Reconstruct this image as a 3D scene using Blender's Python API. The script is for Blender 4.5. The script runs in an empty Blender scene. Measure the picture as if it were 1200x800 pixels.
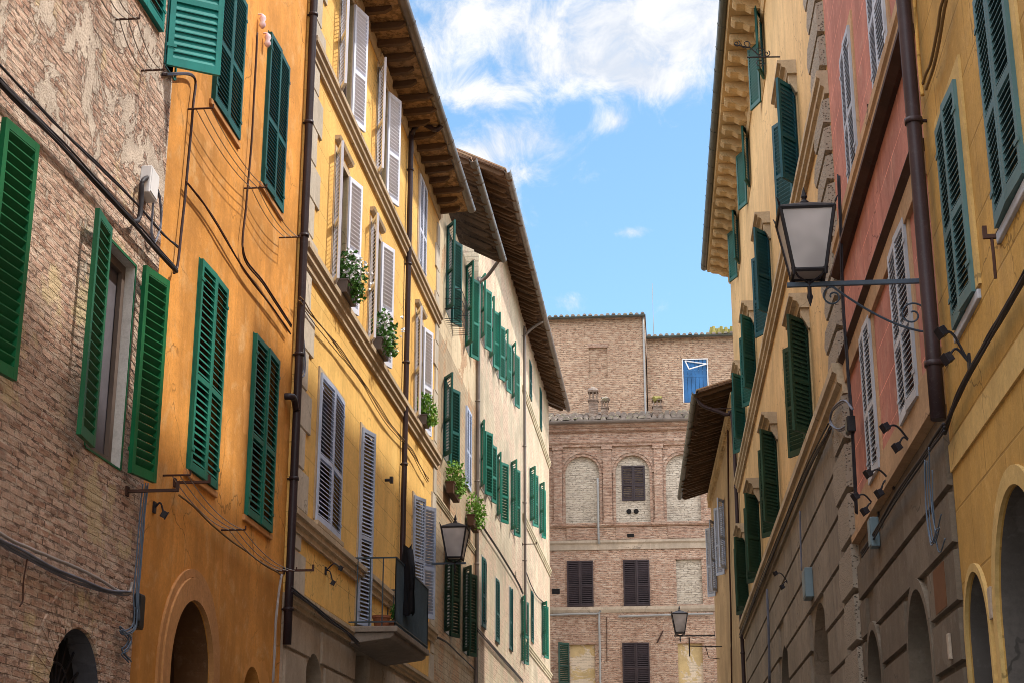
import bpy, bmesh, math, random
from mathutils import Vector, Matrix
random.seed(7)
R = math.radians
sc = bpy.context.scene
COL = sc.collection

# ------------------------------------------------------------------ camera
F = 1858.0
PITCH = R(17.5)
CAM = Vector((0, 0, 1.65))
YAW = math.atan(195.0 / 1948.0)
cam = bpy.data.cameras.new('camera')
camo = bpy.data.objects.new('camera', cam)
COL.objects.link(camo)
cam.sensor_width = 36
cam.lens = F / 1200 * 36
cam.clip_end = 2000
camo.location = CAM
camo.rotation_euler = (R(90) + PITCH, 0, YAW)
sc.camera = camo
_r = Vector((math.cos(YAW), math.sin(YAW), 0))
_h = Vector((-math.sin(YAW), math.cos(YAW), 0))
_f = _h * math.cos(PITCH) + Vector((0, 0, math.sin(PITCH)))
_u = -_h * math.sin(PITCH) + Vector((0, 0, math.cos(PITCH)))

def ray(px, py):
    """direction in the world of a measured point of the photograph"""
    return _f * F + _r * (px - 600) + _u * (400 - py)

# ------------------------------------------------------------------ node helpers
def lin(r, g, b):
    f = lambda c: (c / 255) / 12.92 if c <= 10 else (((c / 255) + .055) / 1.055) ** 2.4
    return (f(r), f(g), f(b))

class NT:
    def __init__(s, name):
        s.m = bpy.data.materials.new(name)
        s.m.use_nodes = True
        s.t = s.m.node_tree
        s.b = s.t.nodes['Principled BSDF']
        s.b.inputs['Roughness'].default_value = .85
        s.b.inputs['Specular IOR Level'].default_value = .25
        tc = s.n('ShaderNodeTexCoord')
        s.obj = tc.outputs['Object']
    def n(s, typ, **kw):
        nd = s.t.nodes.new(typ)
        for k, v in kw.items():
            setattr(nd, k, v)
        return nd
    def l(s, a, b):
        s.t.links.new(a, b)
    def setin(s, nd, key, v):
        if hasattr(v, 'is_linked') or hasattr(v, 'links'):
            s.l(v, nd.inputs[key])
        else:
            nd.inputs[key].default_value = v
    def noise(s, vec, scale, detail=4, rough=.55, dist=0.0):
        nd = s.n('ShaderNodeTexNoise')
        s.l(vec, nd.inputs['Vector'])
        nd.inputs['Scale'].default_value = scale
        nd.inputs['Detail'].default_value = detail
        nd.inputs['Roughness'].default_value = rough
        nd.inputs['Distortion'].default_value = dist
        return nd.outputs[0]
    def ramp(s, fac, p0, p1, v0=0.0, v1=1.0):
        nd = s.n('ShaderNodeMapRange')
        nd.interpolation_type = 'SMOOTHSTEP'
        s.l(fac, nd.inputs[0])
        for i, v in enumerate((p0, p1, v0, v1)):
            nd.inputs[i + 1].default_value = v
        return nd.outputs[0]
    def mix(s, fac, a, b, mode='MIX'):
        nd = s.n('ShaderNodeMix', data_type='RGBA', blend_type=mode)
        s.setin(nd, 0, fac)
        for k, v in ((6, a), (7, b)):
            if isinstance(v, tuple):
                v = v if len(v) == 4 else (*v, 1)
            s.setin(nd, k, v)
        return nd.outputs[2]
    def math(s, op, a, b=0.0, c=None):
        nd = s.n('ShaderNodeMath', operation=op)
        s.setin(nd, 0, a); s.setin(nd, 1, b)
        if c is not None: s.setin(nd, 2, c)
        return nd.outputs[0]
    def vmul(s, vec, v):
        nd = s.n('ShaderNodeVectorMath', operation='MULTIPLY')
        s.l(vec, nd.inputs[0]); nd.inputs[1].default_value = v
        return nd.outputs[0]
    def vadd(s, vec, v):
        nd = s.n('ShaderNodeVectorMath', operation='ADD')
        s.l(vec, nd.inputs[0]); s.setin(nd, 1, v)
        return nd.outputs[0]
    def flat(s, vec, wob=0.0, wscale=3.0):
        """(x+y, z, 0) so that brick patterns run along the wall and round its reveals"""
        sep = s.n('ShaderNodeSeparateXYZ'); s.l(vec, sep.inputs[0])
        cmb = s.n('ShaderNodeCombineXYZ')
        s.l(s.math('ADD', sep.outputs[0], sep.outputs[1]), cmb.inputs[0])
        s.l(sep.outputs[2], cmb.inputs[1])
        o = cmb.outputs[0]
        if wob:
            nd = s.n('ShaderNodeTexNoise'); s.l(vec, nd.inputs['Vector'])
            nd.inputs['Scale'].default_value = wscale; nd.inputs['Detail'].default_value = 3
            c = s.n('ShaderNodeVectorMath', operation='SUBTRACT')
            s.l(nd.outputs['Color'], c.inputs[0]); c.inputs[1].default_value = (.5, .5, .5)
            o = s.vadd(o, s.vmul(c.outputs[0], (wob, wob, 0)))
        return o, sep
    def brick(s, vec, bw, bh, ms, c1=(0, 0, 0), c2=(1, 1, 1), mc=(.5, .5, .5), smooth=.2, off=.5):
        nd = s.n('ShaderNodeTexBrick')
        s.l(vec, nd.inputs['Vector'])
        nd.offset = off
        for k, v in (('Scale', 1.0), ('Mortar Size', ms), ('Mortar Smooth', smooth), ('Bias', 0.0), ('Brick Width', bw), ('Row Height', bh)):
            nd.inputs[k].default_value = v
        for k, v in (('Color1', c1), ('Color2', c2), ('Mortar', mc)):
            s.setin(nd, k, (*v, 1) if isinstance(v, tuple) else v)
        return nd
    def out(s, col, h=None, strength=.4, dist=.02, rough=None):
        s.setin(s.b, 'Base Color', col if not isinstance(col, tuple) else (*col, 1))
        if h is not None:
            bp = s.n('ShaderNodeBump')
            bp.inputs['Strength'].default_value = strength
            bp.inputs['Distance'].default_value = dist
            s.l(h, bp.inputs['Height'])
            s.l(bp.outputs[0], s.b.inputs['Normal'])
        if rough is not None:
            s.setin(s.b, 'Roughness', rough)
        return s.m

def sc3(c, k):
    return tuple(min(.95, v * k) for v in c)

def stucco(name, col, var=.22, streak=.25, stain=None, stain_amt=.3, joints=None, patch=None, patch_amt=.0, jdark=.62, bump=.35):
    t = NT(name)
    big = t.noise(t.obj, .45, 6, .6)
    c = t.mix(t.ramp(big, .3, .7), sc3(col, 1 - var), sc3(col, 1 + var * .55))
    st = t.noise(t.vmul(t.obj, (3.0, 3.0, .22)), 1.0, 5, .6)
    c = t.mix(t.ramp(st, .42, .78, 0, streak), c, sc3(col, .5))
    st2 = t.noise(t.vmul(t.obj, (5.0, 5.0, .3)), 1.7, 4, .6)
    c = t.mix(t.ramp(st2, .55, .8, 0, streak * .9), c, sc3(col, 1.35))
    blot = t.noise(t.obj, 2.3, 6, .65, .6)
    if stain:
        c = t.mix(t.ramp(blot, .5, .72, 0, stain_amt), c, stain)
    fine = t.noise(t.obj, 24, 5, .72)
    mott = t.noise(t.vadd(t.obj, (5.0, 2.0, 8.0)), 6.5, 6, .72)
    c = t.mix(t.ramp(fine, .42, .70, .0, .38), c, sc3(col, .55))
    c = t.mix(t.ramp(mott, .50, .66, .0, .34), c, sc3(col, .60))
    c = t.mix(t.ramp(mott, .46, .33, .0, .30), c, tuple(min(.9, v * 1.1 + .06) for v in col))
    rp = t.noise(t.vadd(t.obj, (11.0, 4.0, 9.0)), .75, 4, .5)
    c = t.mix(t.ramp(rp, .605, .618, 0, .30), c, tuple(min(.9, v * 1.12 + .05) for v in col))
    c = t.mix(t.ramp(rp, .385, .375, 0, .28), c, sc3(col, .6))
    # hairline cracks
    wv = t.n('ShaderNodeTexNoise'); t.l(t.obj, wv.inputs['Vector']); wv.inputs['Scale'].default_value = 2.0; wv.inputs['Detail'].default_value = 4
    vo = t.n('ShaderNodeTexVoronoi', feature='DISTANCE_TO_EDGE'); vo.inputs['Scale'].default_value = .8
    t.l(t.vadd(t.obj, t.vmul(wv.outputs['Color'], (.7, .7, .7))), vo.inputs['Vector'])
    ck = t.math('MULTIPLY', t.ramp(vo.outputs['Distance'], .004, .012, 1, 0), t.ramp(big, .48, .6, 0, .7))
    c = t.mix(ck, c, sc3(col, .3))
    h = t.math('ADD', t.math('MULTIPLY', fine, .5), t.math('ADD', t.math('MULTIPLY', blot, .7), t.math('MULTIPLY', mott, .6)))
    if patch:
        pm = t.noise(t.vadd(t.obj, (31.0, 7.0, 3.0)), .8, 7, .68, .5)
        m = t.ramp(pm, .60 - patch_amt, .635 - patch_amt)
        fl, _ = t.flat(t.obj, .05)
        bk = t.brick(fl, .27, .07, .012, sc3(patch, .75), sc3(patch, 1.15), sc3(patch, 1.25))
        c = t.mix(m, c, bk.outputs['Color'])
        h = t.math('SUBTRACT', h, t.math('MULTIPLY', m, .7))
    if joints:
        fl, _ = t.flat(t.obj, .012, 1.5)
        bk = t.brick(fl, joints[0], joints[1], joints[2], smooth=.5, off=.5)
        wear = t.ramp(t.noise(t.obj, 1.6, 4), .3, .65, .25, 1)
        f = t.math('MULTIPLY', bk.outputs['Fac'], wear)
        c = t.mix(f, c, sc3(col, jdark))
        h = t.math('SUBTRACT', h, t.math('MULTIPLY', bk.outputs['Fac'], .9))
    return t.out(c, h, bump, .02)

def brickmat(name, c1, c2, mortar, bw=.27, bh=.07, plaster=None, plaster_amt=0.0, dark=.35, wob=.03, zgrad=None, yellow=None, bump=.9, bd=.03, ms=.15):
    t = NT(name)
    fl, sep = t.flat(t.obj, wob, 5.5)
    bk = t.brick(fl, bw, bh, bh * ms, (0, 0, 0), (1, 1, 1), (.5, .5, .5), smooth=.35)
    big = t.noise(t.obj, .35, 5, .62)
    md = t.noise(t.obj, 3.1, 5, .7)
    fine = t.noise(t.obj, 38, 3, .65)
    rnd = bk.outputs['Color']
    hue = t.noise(t.vmul(t.obj, (3.6, 3.6, 11.0)), 1.0, 3, .6)
    c = t.mix(rnd, c1, c2)
    c = t.mix(t.ramp(hue, .50, .62, 0, .8), c, sc3(c1, .55))
    c = t.mix(t.ramp(hue, .46, .36, 0, .7), c, sc3(mortar, 1.05))
    mf = t.math('MULTIPLY', bk.outputs['Fac'], t.ramp(md, .3, .6, 1, .35))
    c = t.mix(mf, c, mortar)
    crk = t.ramp(t.noise(t.vmul(t.obj, (6.0, 6.0, 16.0)), 1.0, 4, .7), .44, .58, 0, 1)
    c = t.mix(t.math('MULTIPLY', t.math('MULTIPLY', bk.outputs['Fac'], crk), .95), c, sc3(c1, .22))
    c = t.mix(t.ramp(big, .35, .7, dark, 0), c, sc3(c1, .5))
    c = t.mix(t.ramp(md, .42, .70, 0, .45), c, sc3(mortar, .9))
    if yellow:
        ym = t.noise(t.vadd(t.obj, (3.0, 9.0, 17.0)), 1.3, 5, .7)
        c = t.mix(t.ramp(ym, .56, .66, 0, .8), c, yellow)
    h = t.math('ADD', t.math('MULTIPLY', bk.outputs['Fac'], -.8), t.math('ADD', t.math('MULTIPLY', fine, .5), t.math('MULTIPLY', md, 1.0)))
    h = t.math('ADD', h, t.math('MULTIPLY', rnd, .35))
    h = t.math('ADD', h, t.math('MULTIPLY', hue, .9))
    if plaster:
        pm = t.noise(t.obj, 1.1, 8, .74, .6)
        if zgrad:
            g = t.ramp(sep.outputs[2], zgrad[0], zgrad[1], -.10, .07)
            pm = t.math('ADD', pm, g)
        m = t.ramp(pm, .538 - plaster_amt, .552 - plaster_amt)
        c = t.mix(t.ramp(pm, .515 - plaster_amt, .538 - plaster_amt, 0, .55), c, sc3(c1, .45))
        pc = t.mix(t.ramp(t.noise(t.obj, 2.2, 5, .65), .3, .7), sc3(plaster, .72), sc3(plaster, 1.12))
        c = t.mix(m, c, pc)
        h = t.mix(m, h, t.math('ADD', t.math('MULTIPLY', md, 1.2), t.math('ADD', t.math('MULTIPLY', fine, .4), 1.5)))
    c = t.mix(t.ramp(fine, .35, .8, 0, .35), c, sc3(c1, .5))
    return t.out(c, h, bump, bd)

def paint(name, col, rough=.55, wear=.3, metal=0.0):
    t = NT(name)
    a = t.noise(t.obj, 1.4, 5, .6)
    b = t.noise(t.vmul(t.obj, (9.0, 9.0, 1.4)), 1.5, 5, .65)
    c = t.mix(t.ramp(a, .3, .7), sc3(col, 1 - wear), sc3(col, 1 + wear * .5))
    c = t.mix(t.ramp(b, .5, .75, 0, wear), c, sc3(col, .55))
    d = t.noise(t.obj, 45, 3, .6)
    c = t.mix(t.ramp(d, .55, .8, 0, wear * .5), c, tuple(min(1, v * .6 + .12) for v in col))
    e = t.noise(t.obj, 9, 6, .75)
    c = t.mix(t.ramp(e, .56, .66, 0, wear * 1.1), c, tuple(min(1, v * .75 + .045) for v in col))
    c = t.mix(t.ramp(e, .66, .70, 0, wear * 1.2), c, (.10, .085, .07))
    oi = t.n('ShaderNodeObjectInfo')
    c = t.mix(t.ramp(oi.outputs['Random'], 0, 1, 0, .55), c, tuple(v * .62 for v in col))
    t.b.inputs['Metallic'].default_value = metal
    return t.out(c, b, .12, .01, rough)

def glassmat(name, col, rough=.12):
    t = NT(name)
    a = t.noise(t.obj, 1.1, 3, .5)
    c = t.mix(t.ramp(a, .35, .7), sc3(col, .6), sc3(col, 1.3))
    t.b.inputs['Specular IOR Level'].default_value = .5
    return t.out(c, None, rough=rough)

def leafmat(name, c1, c2):
    t = NT(name)
    a = t.noise(t.obj, 7, 3, .6)
    t.b.inputs['Subsurface Weight'].default_value = 0
    return t.out(t.mix(t.ramp(a, .35, .65), c1, c2), None, rough=.6)

M = {}
M['brick_near'] = brickmat('brick_near', (.46, .26, .18), (.73, .51, .385), (.70, .59, .475), plaster=(.56, .47, .385), plaster_amt=-.035, zgrad=(4.5, 9.5), bh=.078, ms=.19, bump=1.0, bd=.04, yellow=(.60, .47, .27))
M['brick_far'] = brickmat('brick_far', (.41, .225, .150), (.65, .435, .315), (.63, .52, .42), dark=.35, bh=.085, ms=.18)
M['brick_upper'] = brickmat('brick_upper', (.37, .21, .135), (.60, .40, .27), (.58, .46, .34), dark=.35, bh=.10, bw=.32, ms=.17)
M['brick_trim'] = brickmat('brick_trim', (.40, .225, .155), (.56, .36, .26), (.56, .45, .36), dark=.4)
M['infill'] = brickmat('infill', (.52, .43, .34), (.66, .57, .46), (.60, .53, .44), bw=.35, bh=.11, dark=.2, wob=.12)
M['orange'] = stucco('orange_stucco', (.68, .30, .062), var=.42, streak=.6, stain=(.66, .40, .17), stain_amt=.65)
M['orange_trim'] = stucco('orange_trim', (.55, .27, .10), var=.2, streak=.3)
M['yellow'] = stucco('yellow_stucco', (.83, .505, .150), var=.18, streak=.28, joints=(1.15, .52, .009), jdark=.5)
M['yellow_trim'] = stucco('yellow_trim', (.52, .40, .27), var=.22, streak=.3)
M['quoin'] = stucco('quoin_stone', (.55, .48, .39), var=.22, streak=.3)
M['grey_rust'] = stucco('grey_rustication', (.42, .34, .26), var=.25, streak=.35)
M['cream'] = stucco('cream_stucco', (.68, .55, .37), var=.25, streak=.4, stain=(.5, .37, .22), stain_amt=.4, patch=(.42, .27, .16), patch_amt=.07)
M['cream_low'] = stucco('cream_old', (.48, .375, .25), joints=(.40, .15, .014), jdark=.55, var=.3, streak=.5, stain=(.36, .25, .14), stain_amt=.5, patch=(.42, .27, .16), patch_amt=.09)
M['stone'] = stucco('old_plaster', (.56, .47, .34), var=.42, streak=.6, joints=(.42, .16, .014), jdark=.6, stain=(.50, .38, .24), stain_amt=.8, patch=(.46, .34, .25), patch_amt=.10)
M['stone_trim'] = stucco('stone_trim', (.56, .47, .32), var=.25, streak=.3)
M['ochre'] = stucco('ochre_stucco', (.65, .43, .20), var=.25, streak=.4, stain=(.60, .42, .22), stain_amt=.4)
M['ochre_trim'] = stucco('ochre_trim', (.55, .39, .20), var=.25, streak=.35)
M['cornice'] = stucco('cornice_stone', (.58, .42, .23), var=.3, streak=.4, stain=(.62, .50, .36), stain_amt=.5)
M['grey_stone'] = stucco('grey_stone', (.26, .215, .168), var=.3, streak=.4, stain=(.14, .105, .075), stain_amt=.5)
M['hood'] = stucco('hood_stone', (.47, .37, .25), var=.25, streak=.3, stain=(.33, .25, .17), stain_amt=.5)
M['red'] = stucco('red_stucco', (.48, .195, .145), var=.35, streak=.55, stain=(.52, .29, .22), stain_amt=.6, joints=(1.3, .5, .010), jdark=1.7)
M['red_trim'] = stucco('red_trim', (.47, .30, .17), var=.22, streak=.35)
M['brown_stone'] = stucco('brown_stone', (.175, .138, .102), var=.35, streak=.4, stain=(.10, .07, .05), stain_amt=.5)
M['yellow_r'] = stucco('deep_yellow_stucco', (.53, .305, .080), var=.28, streak=.45, stain=(.47, .29, .10), stain_amt=.5, joints=(1.5, .62, .013), jdark=.55)
M['yellow_r_trim'] = stucco('deep_yellow_trim', (.60, .40, .15), var=.15, streak=.3)
M['far_band'] = stucco('far_band', (.46, .37, .285), var=.3, streak=.5, stain=(.33, .25, .19), stain_amt=.5)
M['chimney_old'] = brickmat('chimney_old', (.22, .14, .10), (.36, .26, .20), (.36, .30, .25), dark=.5)
M['door_grey'] = stucco('door_grey', (.11, .095, .085), var=.3, streak=.3)
M['plaster_white'] = stucco('white_plaster', (.58, .56, .54), var=.15, streak=.2)
M['plaster_grey'] = stucco('grey_plaster', (.40, .37, .33), var=.2, streak=.3)
M['plaster_yellow'] = stucco('yellow_patch', (.60, .44, .22), var=.25, streak=.3, patch=(.55, .45, .34), patch_amt=.1)
M['b7'] = stucco('brown_stucco', (.44, .315, .18), var=.3, streak=.45, stain=(.3, .2, .11), stain_amt=.5)
M['pave'] = stucco('paving', (.30, .26, .22), var=.2, streak=0, joints=(.6, .35, .01))
M['sh_green'] = paint('green_shutter_paint', (.008, .135, .048), .45, .3)
M['sh_teal'] = paint('teal_shutter_paint', (.010, .165, .110), .5, .3)
M['sh_aqua'] = paint('aqua_shutter_paint', (.012, .21, .19), .5, .3)
M['sh_dteal'] = paint('dark_teal_paint', (.007, .090, .080), .5, .35)
M['sh_bteal'] = paint('blue_teal_paint', (.007, .075, .100), .5, .3)
M['sh_dark'] = paint('dark_green_paint', (.014, .050, .032), .5, .35)
M['sh_white'] = paint('white_shutter_paint', (.69, .72, .84), .55, .1)
M['sh_lilac'] = paint('pale_blue_paint', (.48, .55, .72), .55, .2)
M['sh_r'] = paint('pale_teal_paint', (.095, .185, .195), .5, .25)
M['sh_r2'] = paint('pale_white_paint', (.50, .52, .58), .5, .25)
M['sh_brown'] = paint('purple_brown_paint', (.045, .030, .034), .5, .35)
M['sh_blue'] = paint('blue_shutter_paint', (.025, .12, .30), .5, .3)
M['pipe'] = paint('brown_pipe', (.050, .030, .034), .4, .35)
M['pipe_dark'] = paint('dark_pipe', (.034, .022, .026), .4, .35)
M['gutter'] = paint('grey_gutter', (.21, .175, .155), .4, .35, .3)
M['gutter_dk'] = paint('dark_gutter', (.075, .08, .068), .4, .4)
M['rafter'] = paint('rafter_wood', (.13, .075, .042), .8, .4)
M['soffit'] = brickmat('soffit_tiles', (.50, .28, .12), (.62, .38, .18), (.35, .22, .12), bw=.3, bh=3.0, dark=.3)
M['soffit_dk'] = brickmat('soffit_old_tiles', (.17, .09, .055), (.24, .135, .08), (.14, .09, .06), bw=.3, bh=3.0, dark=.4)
M['tile'] = stucco('roof_tile', (.36, .22, .14), var=.4, streak=.3, stain=(.25, .25, .13), stain_amt=.7)
M['tile_grey'] = stucco('old_roof_tile', (.25, .20, .17), var=.5, streak=.3, stain=(.30, .30, .15), stain_amt=.7)
M['iron'] = paint('black_iron', (.022, .020, .026), .5, .4)
M['iron_blue'] = paint('blue_grey_iron', (.06, .085, .12), .45, .35)
M['iron_rust'] = paint('rusty_iron', (.07, .032, .022), .7, .4)
M['cable'] = paint('black_cable', (.030, .026, .032), .55, .3)
M['cable_grey'] = paint('grey_cable', (.16, .17, .22), .55, .3)
M['cable_blue'] = paint('blue_cable', (.11, .15, .21), .5, .3)
M['cable_tan'] = paint('tan_cable', (.26, .16, .07), .6, .3)
M['wire'] = paint('pale_wire', (.40, .36, .34), .6, .2)
M['box_white'] = paint('white_box', (.68, .67, .68), .5, .12)
M['box_black'] = paint('black_box', (.018, .018, .022), .4, .2)
M['box_grey'] = paint('grey_blue_box', (.17, .24, .28), .5, .2)
M['glass'] = glassmat('window_glass', (.045, .045, .055))
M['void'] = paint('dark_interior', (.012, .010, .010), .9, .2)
M['reveal'] = stucco('olive_reveal', (.36, .29, .17), var=.2, streak=.3)
M['curtain'] = paint('grey_curtain', (.13, .12, .14), .8, .3)
M['sash'] = paint('sash_wood', (.16, .12, .10), .6, .3)
M['lamp_glass'] = glassmat('lamp_glass', (.46, .43, .44), .35)
M['terracotta'] = paint('terracotta', (.33, .12, .06), .8, .3)
M['box_wood'] = paint('planter_wood', (.12, .06, .035), .8, .3)
M['panel_rust'] = paint('faded_panel', (.20, .085, .035), .8, .4)
M['leaf'] = leafmat('leaf_green', (.025, .085, .012), (.075, .19, .03))
M['leaf_lt'] = leafmat('leaf_light', (.09, .22, .02), (.20, .36, .05))
M['petal'] = leafmat('white_petal', (.75, .72, .72), (.85, .84, .85))
M['petal_pink'] = leafmat('pink_petal', (.75, .45, .50), (.85, .75, .78))
M['cloth'] = paint('black_cloth', (.010, .010, .014), .9, .3)
M['moss'] = stucco('moss', (.24, .21, .06), var=.4, streak=.1)
M['steel'] = paint('galvanised', (.33, .32, .31), .5, .2)
M['rail'] = paint('rail_paint', (.055, .08, .10), .5, .3)

# ------------------------------------------------------------------ mesh builder
class MB:
    def __init__(s):
        s.v = []; s.f = []
    def add(s, vs, fs):
        o = len(s.v)
        s.v += [tuple(v) for v in vs]
        s.f += [tuple(i + o for i in f) for f in fs]
        return s
    def box(s, x0, x1, y0, y1, z0, z1, mat=None):
        vs = [(x, y, z) for x in (x0, x1) for y in (y0, y1) for z in (z0, z1)]
        if mat is not None:
            vs = [mat @ Vector(v) for v in vs]
        return s.add(vs, [(0, 1, 3, 2), (4, 6, 7, 5), (0, 4, 5, 1), (2, 3, 7, 6), (0, 2, 6, 4), (1, 5, 7, 3)])
    def hexa(s, b, t):
        """prism between two equal-length loops"""
        n = len(b)
        fs = [tuple(range(n))[::-1], tuple(range(n, 2 * n))]
        fs += [(i, (i + 1) % n, n + (i + 1) % n, n + i) for i in range(n)]
        return s.add(list(b) + list(t), fs)
    def prof(s, pts, x0, x1):
        """profile of (y, z) points swept along x"""
        return s.hexa([(x0, y, z) for y, z in pts], [(x1, y, z) for y, z in pts])
    def quad(s, a, b, c, d):
        return s.add([a, b, c, d], [(0, 1, 2, 3)])
    def tube(s, pts, r, n=8, caps=True):
        pts = [Vector(p) for p in pts]
        rings = []
        for i, p in enumerate(pts):
            a = pts[max(0, i - 1)]; b = pts[min(len(pts) - 1, i + 1)]
            d = (b - a)
            if d.length < 1e-9: d = Vector((0, 0, 1))
            d.normalize()
            ref = Vector((0, 0, 1)) if abs(d.z) < .9 else Vector((1, 0, 0))
            e1 = d.cross(ref).normalized(); e2 = d.cross(e1)
            rr = r[i] if isinstance(r, (list, tuple)) else r
            rings.append([p + (e1 * math.cos(2 * math.pi * k / n) + e2 * math.sin(2 * math.pi * k / n)) * rr for k in range(n)])
        vs = [v for q in rings for v in q]
        fs = []
        for i in range(len(rings) - 1):
            for k in range(n):
                fs.append((i * n + k, i * n + (k + 1) % n, (i + 1) * n + (k + 1) % n, (i + 1) * n + k))
        if caps:
            fs.append(tuple(range(n))[::-1])
            fs.append(tuple(range((len(rings) - 1) * n, len(rings) * n)))
        return s.add(vs, fs)
    def build(s, name, mat, parent=None, bevel=0, smooth=False, loc=None):
        me = bpy.data.meshes.new(name)
        vs = s.v
        if loc is not None:
            L = Vector(loc)
            vs = [tuple(Vector(v) - L) for v in s.v]
        me.from_pydata(vs, [], s.f)
        bm = bmesh.new(); bm.from_mesh(me)
        bmesh.ops.recalc_face_normals(bm, faces=bm.faces)
        bm.to_mesh(me); bm.free()
        me.materials.append(M[mat] if isinstance(mat, str) else mat)
        if smooth:
            for p in me.polygons: p.use_smooth = True
        o = bpy.data.objects.new(name, me)
        COL.objects.link(o)
        if parent is not None: o.parent = parent
        if loc is not None: o.location = loc
        if bevel:
            md = o.modifiers.new('bevel', 'BEVEL'); md.width = bevel; md.segments = 2; md.limit_method = 'ANGLE'
        return o

def tag(o, label, cat, group=None):
    o['label'] = label; o['category'] = cat
    if group: o['group'] = group
    return o

def empty(name, loc, rz=0):
    o = bpy.data.objects.new(name, None)
    COL.objects.link(o); o.location = loc; o.rotation_euler = (0, 0, rz)
    o.empty_display_size = .3
    return o

def smoothpath(pts, k=6):
    pts = [Vector(p) for p in pts]
    if len(pts) < 3:
        return [pts[0].lerp(pts[-1], i / k) for i in range(k + 1)]
    P = [2 * pts[0] - pts[1]] + pts + [2 * pts[-1] - pts[-2]]
    out = []
    for i in range(1, len(P) - 2):
        a, b, c, d = P[i - 1:i + 3]
        for j in range(k):
            t = j / k
            out.append(.5 * ((2 * b) + (c - a) * t + (2 * a - 5 * b + 4 * c - d) * t * t + (3 * b - a - 3 * c + d) * t ** 3))
    out.append(pts[-1])
    return out

# ------------------------------------------------------------------ building class
def ang_of(v):
    return math.atan((v - 600) / 1948.0) - YAW

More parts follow.
